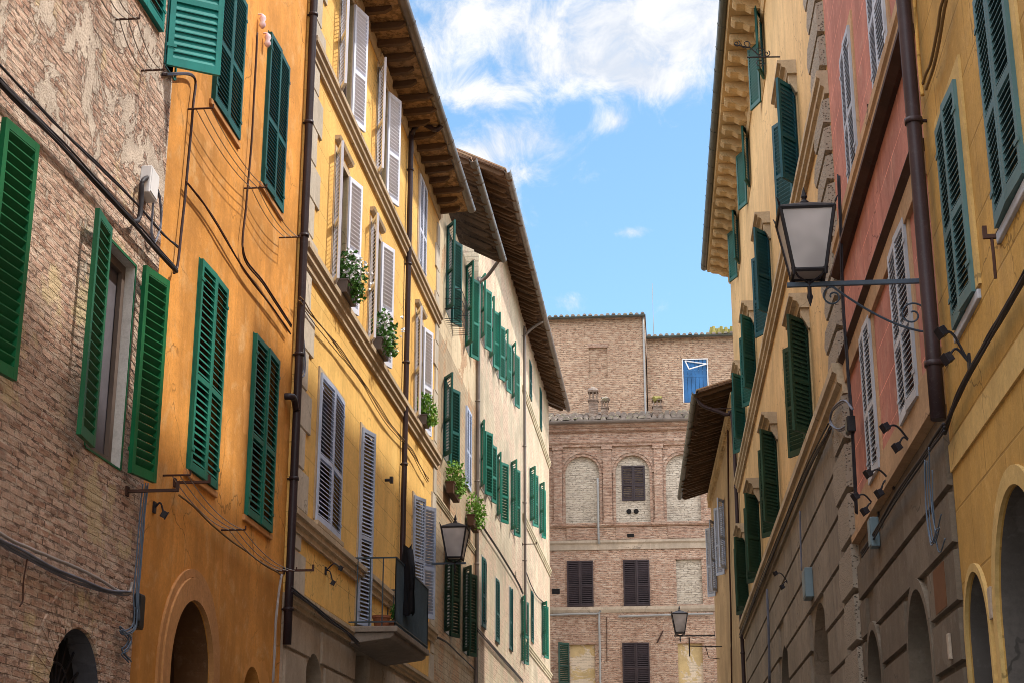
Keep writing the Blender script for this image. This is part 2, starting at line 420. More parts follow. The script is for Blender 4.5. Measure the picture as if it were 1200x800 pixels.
class Bld:
    """local x runs to the right when you face the facade, local y into the wall, z up"""
    def __init__(s, name, label, p0, rz, cat='building', group=None):
        s.root = empty(name, (p0[0], p0[1], 0), rz)
        tag(s.root, label, cat, group)
        s.o = Vector((p0[0], p0[1], 0)); s.rz = rz
        s.ex = Vector((math.cos(rz), math.sin(rz), 0)); s.ey = Vector((-math.sin(rz), math.cos(rz), 0))
        s.holes = []
    def xz(s, px, py, out=0.0):
        d = ray(px, py)
        t = ((s.o - s.ey * out) - CAM).dot(s.ey) / d.dot(s.ey)
        p = CAM + d * t - s.o
        return p.dot(s.ex), p.z
    def x(s, px, py, out=0.0): return s.xz(px, py, out)[0]
    def z(s, px, py, out=0.0): return s.xz(px, py, out)[1]
    def perp(s, px, py, xl):
        """point seen at (px,py) in the plane square to the wall at local x"""
        d = ray(px, py)
        q = s.o + s.ex * xl
        t = (q - CAM).dot(s.ex) / d.dot(s.ex)
        p = CAM + d * t - s.o
        return Vector((xl, p.dot(s.ey), p.z))
    def w(s, x, y, z): return s.o + s.ex * x + s.ey * y + Vector((0, 0, z))
    def quadr(s, TL, TR, BR, BL):
        P = [s.xz(*p) if p else None for p in (TL, TR, BR, BL)]
        m = lambda a: sum(a) / len(a)
        x0 = m([P[i][0] for i in (0, 3) if P[i]]); x1 = m([P[i][0] for i in (1, 2) if P[i]])
        z1 = m([P[i][1] for i in (0, 1) if P[i]]); z0 = m([P[i][1] for i in (2, 3) if P[i]])
        return x0, x1, z0, z1
    def wall(s, x0, x1, z0, z1, mat, depth=8, name='wall', holes=None, y=0.0, body=True, bevel=0):
        hs = [h for h in (s.holes if holes is None else holes) if h['x1'] > x0 and h['x0'] < x1 and h['z1'] > z0 and h['z0'] < z1]
        hs = [dict(h, x0=max(h['x0'], x0), x1=min(h['x1'], x1), z0=max(h['z0'], z0), z1=min(h['z1'], z1)) for h in hs]
        def uniq(a):
            r = []
            for v in sorted(a):
                if not r or v - r[-1] > 1e-4: r.append(v)
            return r
        xs = uniq([x0, x1] + [h[k] for h in hs for k in ('x0', 'x1')])
        zs = uniq([z0, z1] + [h[k] for h in hs for k in ('z0', 'z1')])
        m = MB()
        for i in range(len(xs) - 1):
            for j in range(len(zs) - 1):
                cx = (xs[i] + xs[i + 1]) / 2; cz = (zs[j] + zs[j + 1]) / 2
                if any(h['x0'] < cx < h['x1'] and h['z0'] < cz < h['z1'] for h in hs): continue
                m.quad((xs[i], y, zs[j]), (xs[i + 1], y, zs[j]), (xs[i + 1], y, zs[j + 1]), (xs[i], y, zs[j + 1]))
        for h in hs:
            a, b, c, d, dp = h['x0'], h['x1'], h['z0'], h['z1'], h['d']
            if h.get('arch'):
                rx = (b - a) / 2; rise = min(h.get('rise', rx), d - c); sp = d - rise; N = 20
                pts = [(a + rx - rx * math.cos(math.pi * k / N), sp + rise * math.sin(math.pi * k / N)) for k in range(N + 1)]
                for k in range(N):
                    (p, q), (u, v) = pts[k], pts[k + 1]
                    m.quad((p, y, q), (u, y, v), (u, y, d), (p, y, d))
                    m.quad((p, y, q), (u, y, v), (u, y + dp, v), (p, y + dp, q))
                m.quad((a, y, c), (a, y + dp, c), (a, y + dp, sp), (a, y, sp))
                m.quad((b, y, c), (b, y + dp, c), (b, y + dp, sp), (b, y, sp))
            else:
                for (p, q), (u, v) in (((a, c), (a, d)), ((b, c), (b, d)), ((a, d), (b, d)), ((a, c), (b, c))):
                    m.quad((p, y, q), (u, y, v), (u, y + dp, v), (p, y + dp, q))
        if body:
            m.quad((x0, y, z0), (x0, y + depth, z0), (x0, y + depth, z1), (x0, y, z1))
            m.quad((x1, y, z0), (x1, y + depth, z0), (x1, y + depth, z1), (x1, y, z1))
            m.quad((x0, y + depth, z0), (x1, y + depth, z0), (x1, y + depth, z1), (x0, y + depth, z1))
        o = m.build(name, mat, s.root)
        return o
    def hole(s, x0, x1, z0, z1, d=.2, **kw):
        s.holes.append(dict(x0=x0, x1=x1, z0=z0, z1=z1, d=d, **kw))
    def course(s, x0, x1, z, h, out, mat, name='string_course', prof=None):
        """moulded horizontal band whose top is at z"""
        p = prof or [(0.01, z), (-out, z), (-out, z - h * .28), (-out * .72, z - h * .36), (-out * .72, z - h * .62), (-out * .4, z - h * .72), (-out * .4, z - h), (0.01, z - h)]
        return MB().prof(p, x0, x1).build(name, mat, s.root)

def leaf(xh, yh, z0, z1, w, side, phi, slat=.07, th=.046, mid=True, tilt=.31):
    """one louvred shutter leaf; side +1 hinged left, -1 hinged right; phi open angle in degrees"""
    a = R(phi)
    if side > 0:
        d = Vector((math.cos(a), -math.sin(a), 0)); n = Vector((d.y, -d.x, 0))
    else:
        d = Vector((-math.cos(a), -math.sin(a), 0)); n = Vector((-d.y, d.x, 0))
    m = MB()
    o = Vector((xh, yh, 0))
    def P(u, t, z): return o + d * u + n * t + Vector((0, 0, z))
    def bx(u0, u1, t0, t1, za, zb):
        vs = [P(u, t, z) for u in (u0, u1) for t in (t0, t1) for z in (za, zb)]
        m.add(vs, [(0, 1, 3, 2), (4, 6, 7, 5), (0, 4, 5, 1), (2, 3, 7, 6), (0, 2, 6, 4), (1, 5, 7, 3)])
    h = th / 2
    sw = min(.065, w * .16)
    bx(0, sw, -h, h, z0, z1); bx(w - sw, w, -h, h, z0, z1)
    rails = [(z0, z0 + .10), (z1 - .075, z1)]
    if mid and z1 - z0 > 1.5:
        zm = z0 + (z1 - z0) * .44
        rails.insert(1, (zm - .035, zm + .035))
    for ra, rb in rails: bx(sw, w - sw, -h * .96, h * .96, ra, rb)
    for (ra, rb), (rc, rd) in zip(rails[:-1], rails[1:]):
        L = rc - rb
        k = max(2, int(round(L / slat)))
        for i in range(k):
            zc = rb + (i + .5) * L / k
            dz_ = slat * tilt; tt = h * .92; thick = min(.012, slat * .14)
            vs = []
            for u in (sw, w - sw):
                for t, z in ((-tt, zc + dz_), (-tt, zc + dz_ + thick), (tt, zc - dz_ + thick), (tt, zc - dz_)):
                    vs.append(P(u, t, z))
            m.add(vs, [(0, 1, 2, 3), (4, 7, 6, 5), (0, 4, 5, 1), (1, 5, 6, 2), (2, 6, 7, 3), (3, 7, 4, 0)])
    # hinges
    for zz in (z0 + .25, z1 - .25):
        bx(-.015, .10, h, h + .008, zz - .02, zz + .02)
    return m

def win(b, x0, x1, z0, z1, mat, pl=0, pr=0, slat=.07, case=None, case_w=.10, sill=None, reveal=None, depth=.22,
        mid=True, pane='glass', sash=True, hinge_out=.03, only=None, grow=.015, label=None, hood=None, hood_out=.2, sill_out=.09, lw=None, tilt=.31):
    """window with its opening, casing, pane, sash, sill and one or two louvred leaves"""
    b.hole(x0, x1, z0, z1, depth)
    m = MB()
    cw = case_w if case else .03
    pj = .022 if case else .008
    m.box(x0 - cw, x0, -pj, .012, z0, z1 + cw)
    m.box(x1, x1 + cw, -pj, .012, z0, z1 + cw)
    m.box(x0, x1, -pj, .012, z1, z1 + cw)
    m.box(x0, x1, -pj, .012, z0 - .02, z0)
    w = m.build('window', case or mat, b.root)
    if label: w['label'] = label
    MB().quad((x0 - .01, depth - .015, z0 - .01), (x1 + .01, depth - .015, z0 - .01), (x1 + .01, depth - .015, z1 + .01), (x0 - .01, depth - .015, z1 + .01)).build('pane', pane, w)
    if sash and (pl > 25 or pr > 25):
        q = MB(); y0, y1 = depth - .07, depth - .025
        for a, c in ((x0 + .003, x0 + .06), (x1 - .06, x1 - .003), ((x0 + x1) / 2 - .04, (x0 + x1) / 2 + .04)):
            q.box(a, c, y0, y1, z0 + .003, z1 - .003)
        for a, c in ((z0 + .003, z0 + .08), (z1 - .06, z1 - .003), (z0 + (z1 - z0) * .66, z0 + (z1 - z0) * .66 + .04)):
            q.box(x0 + .06, x1 - .06, y0 + .004, y1 - .004, a, c)
        q.build('sash', 'sash', w)
    if reveal:
        q = MB(); t = .006
        q.box(x0 - .001, x0 + t, .002, depth - .02, z0, z1 - t); q.box(x1 - t, x1 + .001, .002, depth - .02, z0, z1 - t)
        q.box(x0, x1, .002, depth - .02, z1 - t, z1 + .001)
        q.build('reveal', reveal, w)
    if sill:
        MB().box(x0 - .1, x1 + .1, -sill_out, .02, z0 - .10, z0 - .022).build('sill', sill, w, bevel=.008)
    half = lw or ((x1 - x0) / 2 + grow)
    if only != 'r':
        leaf(x0 - grow, -hinge_out, z0 - grow, z1 + grow, half - .003, 1, pl, slat, mid=mid, tilt=tilt).build('shutter', mat, w)
    if only != 'l':
        leaf(x1 + grow, -hinge_out, z0 - grow, z1 + grow, half - .003, -1, pr, slat, mid=mid, tilt=tilt).build('shutter', mat, w)
    if hood:
        zt = z1 + .42; o = hood_out
        xa, xb = x0 - .28, x1 + .28
        q = MB()
        q.prof([(.01, zt), (-o - .06, zt), (-o - .06, zt - .05), (-o, zt - .07), (-o, zt - .12), (-o * .75, zt - .14), (-o * .62, zt - .21), (-o * .62, zt - .25), (.01, zt - .25)], xa, xb)
        q.build('window_hood', hood, w)
        for xc in (xa + .14, xb - .14):
            q = MB()
            q.prof([(.01, zt - .252), (-o * .55, zt - .252), (-o * .5, zt - .38), (-o * .25, zt - .50), (-.03, zt - .58), (.01, zt - .58)], xc - .08, xc + .08)
            q.build('hood_bracket', hood, w)
    return w

def arch_ring(b, x0, x1, z1, rise, wd, out, mat, zbot, name='archivolt', y=0.0):
    """projecting moulding round an arched opening"""
    m = MB(); N = 24
    rx = (x1 - x0) / 2; cx = (x0 + x1) / 2; sp = z1 - rise
    def ring(k, e): 
        t = math.pi * k / N
        return (cx - (rx + e) * math.cos(t), sp + (rise + e) * math.sin(t))
    for k in range(N):
        a0, a1 = ring(k, .004), ring(k + 1, .004); c0, c1 = ring(k, wd), ring(k + 1, wd)
        m.hexa([(a0[0], y + .01, a0[1]), (a1[0], y + .01, a1[1]), (c1[0], y + .01, c1[1]), (c0[0], y + .01, c0[1])],
               [(a0[0], y - out, a0[1]), (a1[0], y - out, a1[1]), (c1[0], y - out, c1[1]), (c0[0], y - out, c0[1])])
    if zbot < sp:
        m.box(x0 - wd, x0 - .004, y - out, y + .01, zbot, sp); m.box(x1 + .004, x1 + wd, y - out, y + .01, zbot, sp)
    return m.build(name, mat, b.root)

def arch_lining(b, x0, x1, z1, depth, mat):
    m = MB(); N = 24; rx = (x1 - x0) / 2 - .004; cx = (x0 + x1) / 2; sp = z1 - (x1 - x0) / 2
    P = [(cx - rx, 0.0)] + [(cx - rx * math.cos(math.pi * k / N), sp + rx * math.sin(math.pi * k / N)) for k in range(N + 1)] + [(cx + rx, 0.0)]
    for (a, c), (d, e) in zip(P[:-1], P[1:]):
        m.quad((a, .012, c), (d, .012, e), (d, depth - .005, e), (a, depth - .005, c))
    return m.build('arch_lining', mat, b.root)

def rustic(b, x0, x1, z0, z1, rows, mat, out=.035, gap=.03, name='rustication', vj=1.3, holes=None):
    """rows of projecting blocks, cut round the arches"""
    m = MB(); H = (z1 - z0) / rows
    hs = b.holes if holes is None else holes
    for r in range(rows):
        a = z0 + r * H + gap / 2; c = z0 + (r + 1) * H - gap / 2
        cuts = []
        for h in hs:
            if h['x1'] < x0 or h['x0'] > x1 or h['z1'] + .02 < a or h['z0'] > c: continue
            mg = h.get('ring', .0) + .02
            if h.get('arch'):
                rx = (h['x1'] - h['x0']) / 2; rise = h.get('rise', rx); sp = h['z1'] - rise
                zz = max(0, a - sp)
                k = math.sqrt(max(0, 1 - (zz / (rise + mg)) ** 2)) if zz < rise + mg else 0
                if k <= 0: continue
                cx = (h['x0'] + h['x1']) / 2
                cuts.append((cx - (rx + mg) * max(k, .12), cx + (rx + mg) * max(k, .12)))
            else:
                cuts.append((h['x0'] - .02, h['x1'] + .02))
        cuts.sort()
        segs = []; p = x0
        for u, v in cuts:
            if u > p: segs.append((p, u))
            p = max(p, v)
        if p < x1: segs.append((p, x1))
        for u, v in segs:
            n = max(1, int(round((v - u) / vj)))
            for i in range(n):
                p0 = u + (v - u) * i / n; p1 = u + (v - u) * (i + 1) / n
                g = gap / 2 if n > 1 else 0
                q0 = p0 + (g * .5 if i > 0 else 0); q1 = p1 - (g * .5 if i < n - 1 else 0)
                e = .012
                m.hexa([(q0, .01, a), (q1, .01, a), (q1, .01, c), (q0, .01, c)],
                       [(q0 + e, -out, a + e), (q1 - e, -out, a + e), (q1 - e, -out, c - e), (q0 + e, -out, c - e)])
    return m.build(name, mat, b.root)

def quoins(b, xa, side, z0, z1, h, wl, ws, mat, out=.035, gap=.02, name='quoin', chamfer=False):
    m = MB(); z = z0; i = 0
    while z < z1 - .1:
        wd = wl if i % 2 == 0 else ws
        zt = min(z + h, z1)
        x0, x1 = (xa, xa + wd) if side > 0 else (xa - wd, xa)
        e = .012
        a, c = z + gap / 2, zt - gap / 2
        m.hexa([(x0, .01, a), (x1, .01, a), (x1, .01, c), (x0, .01, c)], [(x0 + e, -out, a + e), (x1 - e, -out, a + e), (x1 - e, -out, c - e), (x0 + e, -out, c - e)])
        z = zt; i += 1
    return m.build(name, mat, b.root)

def eave(b, x0, x1, zw, zo, over, rsp, raft='rafter', soff='soffit', gut='gutter', rw=.10, rh=.13, back=5.0, tile='tile', gr=.105):
    sl = (zw - zo) / over
    t = .06
    m = MB()
    zb = zw + sl * back
    m.prof([(-over, zo), (0, zw), (back, zb), (back, zb + t), (0, zw + t), (-over, zo + t)], x0, x1)
    m.build('soffit', soff, b.root)
    # tiles in cover rows
    m = MB(); n = int((x1 - x0) / .21)
    for i in range(n):
        xc = x0 + (i + .5) * (x1 - x0) / n; r = .085
        A = []; Bq = []
        for k in range(7):
            q = math.pi * k / 6
            A.append((xc - r * math.cos(q), -over - .06, zo + t + .006 + r * math.sin(q) - .06 * sl))
            Bq.append((xc - r * math.cos(q), back, zb + t + .006 + r * math.sin(q)))
        m.hexa(A, Bq)
    m.prof([(-over - .05, zo + t + .004), (back, zb + t + .004), (back, zb + t + .05), (-over - .05, zo + t + .05)], x0, x1)
    m.build('roof', tile, b.root)
    n = max(2, int((x1 - x0) / rsp))
    src = None
    for i in range(n):
        xc = x0 + (i + .5) * (x1 - x0) / n
        if src is None:
            q = MB()
            e = over - .02
            q.prof([(.05, zw - .004 + .05 * sl), (.05, zw - rh + .05 * sl), (-e + .12, zo - rh + sl * .14), (-e, zo - rh * .45 + .02 * sl), (-e, zo - .004 + .02 * sl)], -rw / 2, rw / 2)
            src = q.build('rafter', raft, b.root); src.location = (xc, 0, 0)
        else:
            c = src.copy(); COL.objects.link(c); c.parent = b.root; c.location = (xc + random.uniform(-.04, .04), random.uniform(-.015, .03), random.uniform(-.012, .006)); c.rotation_euler = (random.uniform(-.01, .01), 0, random.uniform(-.03, .03)); c.scale = (random.uniform(.85, 1.2), 1, 1)
    gutter(b, x0, x1, -over - gr * .9, zo + .05, gr, gut)

def gutter(b, x0, x1, y, z, r, mat):
    m = MB(); N = 10
    A = []; Bq = []
    for k in range(N + 1):
        q = math.pi * (1.0 + k / N)
        A.append((x0, y + r * math.cos(q), z + r * math.sin(q))); Bq.append((x1, y + r * math.cos(q), z + r * math.sin(q)))
    for k in range(N, -1, -1):
        q = math.pi * (1.0 + k / N); rr = r - .008
        A.append((x0, y + rr * math.cos(q), z + rr * math.sin(q))); Bq.append((x1, y + rr * math.cos(q), z + rr * math.sin(q)))
    m.hexa(A, Bq)
    xx = x0 + .4
    while xx < x1:
        m.tube([(xx, y - r * 1.05, z + .01), (xx, y - r * .9, z - r * .6), (xx, y, z - r * 1.08), (xx, y + r * .9, z - r * .6), (xx, y + r * 1.05, z + .01)], .008, 5)
        xx += 1.1
    return m.build('gutter', mat, b.root, smooth=False)

def pipe(b, pts, r, mat, name='downpipe', clips=1.6):
    P = smoothpath(pts, 5)
    m = MB().tube(P, r, 12)
    # collars
    zs = [p.z for p in P]; lo, hi = min(zs), max(zs)
    k = lo + .5
    while k < hi - .3:
        for i in range(len(P) - 1):
            a, c = P[i], P[i + 1]
            if min(a.z, c.z) <= k <= max(a.z, c.z) and abs(a.z - c.z) > .01:
                p = a.lerp(c, (k - a.z) / (c.z - a.z))
                m.tube([p - Vector((0, 0, .025)), p + Vector((0, 0, .025))], r * 1.22, 12)
                m.box(p.x - .012, p.x + .012, p.y, .02, p.z - .012, p.z + .012)
                break
        k += clips
    o = m.build(name, mat, b.root)
    for f in o.data.polygons: f.use_smooth = len(f.vertices) == 4
    return o

def cable(b, pts, r, mat, label, out=.05, strands=1, jit=.03, name='cable', group=None, cat='cable', perp=None, wav=.012):
    """cable fixed along a facade through measured points"""
    W = []
    for p in pts:
        o = p[2] if len(p) > 2 else out
        x, z = b.xz(p[0], p[1], o)
        W.append(b.w(x, -o, z))
    loc = W[0].copy()
    if strands > 2: r *= .72; jit *= .7; wav *= .6
    m = MB()
    base = smoothpath(W, 8)
    for s_ in range(strands):
        ph = random.uniform(0, 6.28); fr = random.uniform(.12, .5)
        off = Vector((0, 0, random.uniform(-jit, jit))) - b.ey * random.uniform(0, jit)
        P = []
        for i, p in enumerate(base):
            k = math.sin(ph + i * fr) * wav
            P.append(p + off + Vector((0, 0, k)) - b.ey * (abs(k) * .4) + Vector((0, 0, random.uniform(-.2, .2) * wav)))
        m.tube(P, r * random.uniform(.8, 1.15), 6)
    o = m.build(name, mat, None, loc=loc, smooth=True)
    return tag(o, label, cat, group)

def dense(b, out, px):
    pass

def fol(parent, c, rx, ry, rz, n, size, mat, name='foliage', droop=.3, up=0):
    m = MB()
    for i in range(n):
        while True:
            p = Vector((random.uniform(-1, 1), random.uniform(-1, 1), random.uniform(-1, 1)))
            if p.length < 1: break
        p = Vector((p.x * rx, p.y * ry, p.z * rz - droop * abs(p.y) * rz)) + Vector(c)
        d = Vector((random.gauss(0, 1), random.gauss(0, 1), random.gauss(0, .8) + up)).normalized()
        e = d.orthogonal().normalized()
        e.rotate(Matrix.Rotation(random.uniform(0, 6.28), 3, d))
        L = size * random.uniform(.6, 1.3); Wd = L * .36
        nn = d.cross(e) * Wd * .25
        m.add([p, p + d * L * .5 + e * Wd + nn, p + d * L, p + d * L * .5 - e * Wd + nn], [(0, 1, 2), (0, 2, 3)])
    return m.build(name, mat, parent)

def planter(b, x, y, z, w, label, kind='flowers', rx=.35, rz=.28, n=260, box='terracotta', dep=.2, h=.2, size=.07, mat='leaf'):
    W = b.w(x, y, z)
    r = empty('flower_box' if kind != 'pot' else 'flower_pot', W, b.rz)
    tag(r, label, 'flower box' if kind != 'pot' else 'flower pot', 'flower boxes and pots on the facades')
    m = MB()
    if kind == 'pot':
        N = 16
        prof = [(w * .36, 0), (w * .47, h * .8), (w * .52, h * .8), (w * .52, h), (w * .45, h), (w * .44, h * .85)]
        rings = [[(rr * math.cos(2 * math.pi * k / N), rr * math.sin(2 * math.pi * k / N), zz) for k in range(N)] for rr, zz in prof]
        vs = [v for q in rings for v in q]
        fs = [(i * N + k, i * N + (k + 1) % N, (i + 1) * N + (k + 1) % N, (i + 1) * N + k) for i in range(len(rings) - 1) for k in range(N)]
        fs += [tuple(range(N))[::-1], tuple(range((len(rings) - 1) * N, len(rings) * N))]
        m.add(vs, fs)
    else:
        m.hexa([(-w / 2 + .02, -dep / 2 + .02, 0), (w / 2 - .02, -dep / 2 + .02, 0), (w / 2 - .02, dep / 2 - .02, 0), (-w / 2 + .02, dep / 2 - .02, 0)],
               [(-w / 2, -dep / 2, h), (w / 2, -dep / 2, h), (w / 2, dep / 2, h), (-w / 2, dep / 2, h)])
        m.box(-w / 2 - .012, w / 2 + .012, -dep / 2 - .012, dep / 2 + .012, h + .001, h + .03)
    m.build('box' if kind != 'pot' else 'pot', box, r)
    if n and kind != 'pot':
        fol(r, (0, -.15, h * .95), w / 2 * .95, .16, rz * .5, n // 3, size, mat, name='trailing_foliage')
    if n:
        fol(r, (0, -.03, h + rz * .75), w / 2 * 1.05, rx * .6, rz, n, size, mat)
        q = MB()
        for i in range(14):
            a = Vector((random.uniform(-w / 2, w / 2) * .8, 0, h)); c = a + Vector((random.uniform(-.15, .15), random.uniform(-rx, rx) * .6, random.uniform(.5, 1.5) * rz))
            q.tube([a, a.lerp(c, .5) + Vector((0, 0, .03)), c], .005, 5)
        q.build('stem', 'leaf', r)
    if kind == 'flowers':
        m = MB()
        for i in range(60):
            p = Vector((random.uniform(-1, 1) * w / 2, -abs(random.gauss(.08, .12)) * 1.2, h + random.uniform(.0, 1.5) * rz))
            for k in range(6):
                d = Vector((random.gauss(0, 1), random.gauss(0, 1) - .4, random.gauss(0, 1))).normalized() * .048
                e = d.orthogonal().normalized() * .028
                m.add([p, p + d * .6 + e, p + d, p + d * .6 - e], [(0, 1, 2, 3)])
        m.build('blossom', 'petal', r)
    return r

def spot(b, base, heads, label, knee=.5):
    """small floodlights on bent iron arms"""
    x, z = b.xz(*base)
    W = b.w(x, 0, z)
    r = empty('wall_spotlight', W, b.rz)
    tag(r, label, 'spotlight', 'small spotlights on the facades')
    mm = MB().box(-.04, .04, -.02, .0, -.06, .06)
    mm.build('wall_plate', 'iron', r)
    for hx, hy in heads:
        p = b.perp(hx, hy, x) - Vector((x, 0, z))
        a = Vector((0, -.015, 0))
        c = a.lerp(p, .55) + Vector((0, 0, .09))
        MB().tube(smoothpath([a, c, p], 6), .011, 6).build('arm', 'iron', r)
        mt = Matrix.Translation(p) @ Matrix.Rotation(.5, 4, 'X') @ Matrix.Rotation(.3, 4, 'Z')
        q = MB(); q.box(-.038, .038, -.03, .03, -.038, .038, mt); q.box(-.046, .046, -.038, -.031, -.046, .046, mt)
        q.build('lamp_head', 'iron', r, bevel=.006)
    return r

def lantern_at(b, base, lampx, endx, top_w, label, scroll=True, arm_mat='iron_blue', gh=None, drop=True):
    """bracket lantern: base = wall point of the arm, lampx/endx = measured points on the arm"""
    x, z = b.xz(*base)
    W = b.w(x, 0, z)
    r = empty('street_lamp', W, b.rz)
    tag(r, label, 'street lamp', 'iron bracket lanterns')
    o = Vector((x, 0, z))
    pl = b.perp(*lampx, x) - o; pe = b.perp(*endx, x) - o
    yl, ye = pl.y, pe.y
    MB().box(-.018, .018, ye, -.01, -.025, .02).box(-.05, .05, -.02, .0, -.22, .16).build('bracket', arm_mat, r, bevel=.004)
    if scroll:
        q = MB()
        def spiral(cy, cz, r0, turns, start, sgn):
            P = []
            for i in range(28):
                t = i / 27; a = start + sgn * t * turns * 2 * math.pi; rr = r0 * (1 - .8 * t)
                P.append((0, cy + rr * math.cos(a), cz + rr * math.sin(a)))
            return P
        L = -yl
        A = [(0, -.02, -.50)]
        for i in range(1, 13):
            t = i / 12
            A.append((0, -.02 - (L * .80 - .02) * t, -.50 + .47 * (t ** 1.3) - .03 * math.sin(t * math.pi)))
        q.tube(A, .011, 6)
        q.tube(spiral(-L * .80, -.13, .10, 1.3, 1.57, 1), .009, 6)
        q.tube(spiral(-.14, -.33, .13, 1.3, 0, 1), .009, 6)
        q.build('scrollwork', arm_mat, r)
    k = top_w / .56
    zb = .11 * k; H = (gh or .66) * k; wb = .165 * k; wt = top_w / 2
    Lr = empty('lantern', (0, yl, 0)); Lr.parent = r
    # body edges
    m = MB()
    cb = [(-wb, -wb, zb), (wb, -wb, zb), (wb, wb, zb), (-wb, wb, zb)]
    ct = [(-wt, -wt, zb + H), (wt, -wt, zb + H), (wt, wt, zb + H), (-wt, wt, zb + H)]
    for i in range(4):
        m.tube([cb[i], ct[i]], .020 * k, 6)
        m.tube([cb[i], cb[(i + 1) % 4]], .022 * k, 6)
        m.tube([ct[i], ct[(i + 1) % 4]], .024 * k, 6)
        # upturned corners
        c = Vector(ct[i]); d = Vector((c.x, c.y, 0)).normalized()
        m.tube([c, c + d * .02 * k + Vector((0, 0, .05 * k)), c + d * .05 * k + Vector((0, 0, .10 * k))], [.016 * k, .012 * k, .004 * k], 6)
    m.build('lantern_frame', 'iron', Lr)
    g = .006
    m = MB()
    for i in range(4):
        m.quad(cb[i], cb[(i + 1) % 4], ct[(i + 1) % 4], ct[i])
    m.add(cb, [(0, 1, 2, 3)])
    m.build('glass', 'lamp_glass', Lr)
    m = MB()
    # roof
    m.hexa([(-wt * 1.04, -wt * 1.04, zb + H + .02), (wt * 1.04, -wt * 1.04, zb + H + .02), (wt * 1.04, wt * 1.04, zb + H + .02), (-wt * 1.04, wt * 1.04, zb + H + .02)],
           [(-wt * .25, -wt * .25, zb + H + .13 * k), (wt * .25, -wt * .25, zb + H + .13 * k), (wt * .25, wt * .25, zb + H + .13 * k), (-wt * .25, wt * .25, zb + H + .13 * k)])
    m.build('lantern_roof', 'iron', Lr)
    zt = zb + H + .13 * k
    MB().tube([(0, 0, zt - .01), (0, 0, zt + .03 * k), (0, 0, zt + .06 * k), (0, 0, zt + .09 * k), (0, 0, zt + .20 * k)], [.05 * k, .05 * k, .02 * k, .035 * k, .003], 10).build('finial', 'iron', Lr)
    m = MB()
    for i in range(4):
        c = Vector(cb[i]); 
        m.tube([c, c * .7 + Vector((0, 0, -.03 * k + .3 * 0)), Vector((0, 0, zb - .10 * k))], .012 * k, 6)
        m.tube([c + Vector((0, 0, -.05 * k)), c + Vector((0, 0, .02))], [.016 * k, .03 * k], 8)
    m.tube([(0, 0, zb - .12 * k), (0, 0, .02)], .03 * k, 8)
    if drop:
        m.tube([(0, 0, .01), (0, 0, -.10 * k), (0, 0, -.14 * k), (0, 0, -.24 * k)], [.022 * k, .022 * k, .034 * k, .004], 8)
    m.build('lantern_stem', 'iron', Lr)
    return r

def wbox(b, c, w, h, d, mat, name, label, cat, out=.0, bevel=.01, rx=0):
    x, z = b.xz(c[0], c[1], out + d)
    W = b.w(x, -out, z)
    m = MB(); mt = Matrix.Rotation(rx, 4, 'Y')
    m.box(-w / 2, w / 2, -d, 0, -h / 2, h / 2, mt)
    o = m.build(name, mat, None, bevel=bevel)
    o.location = W; o.rotation_euler = (0, 0, b.rz)
    tag(o, label, cat)
    q = MB(); q.box(-w * .44, w * .44, -d - .008, -d - .0005, -h * .44, h * .44, mt)
    q.build('lid', mat, o, bevel=.004)
    return o

def closeline(b, pts, label, out=.28, n=3, hooks=True):
    W = [b.w(*(lambda a: (a[0], -out, a[1]))(b.xz(p[0], p[1], out))) for p in pts]
    r = empty('clothesline', W[0], 0)
    tag(r, label, 'clothesline')
    m = MB()
    for k in range(n):
        off = b.ey * (.09 * k)
        P = []
        for i in range(len(W) - 1):
            for j in range(8):
                t = j / 8
                P.append(W[i].lerp(W[i + 1], t) + off - Vector((0, 0, .10 * 4 * t * (1 - t))))
        P.append(W[-1] + off)
        m.tube([p - W[0] for p in P], .006, 5)
    m.build('line', 'wire', r)
    for w_ in W:
        q = MB()
        a = w_ - W[0]; c = a + b.ey * out
        q.tube([a - b.ey * .03, c], .012, 6)
        q.tube([a - b.ey * .03, a - b.ey * .03 + Vector((0, 0, .05))], .010, 6)
        q.build('bracket', 'iron_rust', r)
    return r

exec_order = []
# ================================================================== LEFT SIDE
XL = -5.5
def left_at(px, py, X):
    d = ray(px, py); t = X / d.x
    return (CAM + d * t).y

RZL = R(90)
# ------------------------------------------------------------------ brick house
yj = left_at(188, 290, XL)
b1 = Bld('brick_house', 'weathered brick house with bright green shutters at the left edge', (XL, yj - 12), RZL)
b = b1; L = 12.0
xw1 = (b.x(163, 318) + b.x(136, 546)) / 2; zt = b.z(163, 318); zb_ = b.z(136, 546)
xw0 = xw1 - 1.0
w = win(b, xw0, xw1, zb_, zt, 'sh_green', pl=174, pr=170, slat=.092, reveal='plaster_white', depth=.17, mid=False, pane='curtain', sash=False, hinge_out=.09, grow=.03)
q = MB(); q.box(xw1 - .10, xw1 - .01, .10, .145, zb_ + .005, zt - .005); q.box(xw0 + .01, xw0 + .10, .10, .145, zb_ + .005, zt - .005); q.box(xw0 + .1, xw1 - .1, .10, .145, zt - .1, zt - .005); q.box(xw0 + .1, xw1 - .1, .10, .145, zb_ + .005, zb_ + .1)
q.build('sash', 'sash', w)
# leaf at the frame's left edge, folded on the wall
xl = b.x(37, 172, .08); zt = b.z(37, 172, .08); zb_ = b.z(8, 446, .08)
win(b, xl - .62 - 1.1, xl - .62, zb_ + .03, zt - .03, 'sh_green', pl=172, pr=174, slat=.092, depth=.25, reveal='plaster_white', mid=False, hinge_out=.08, grow=.03)
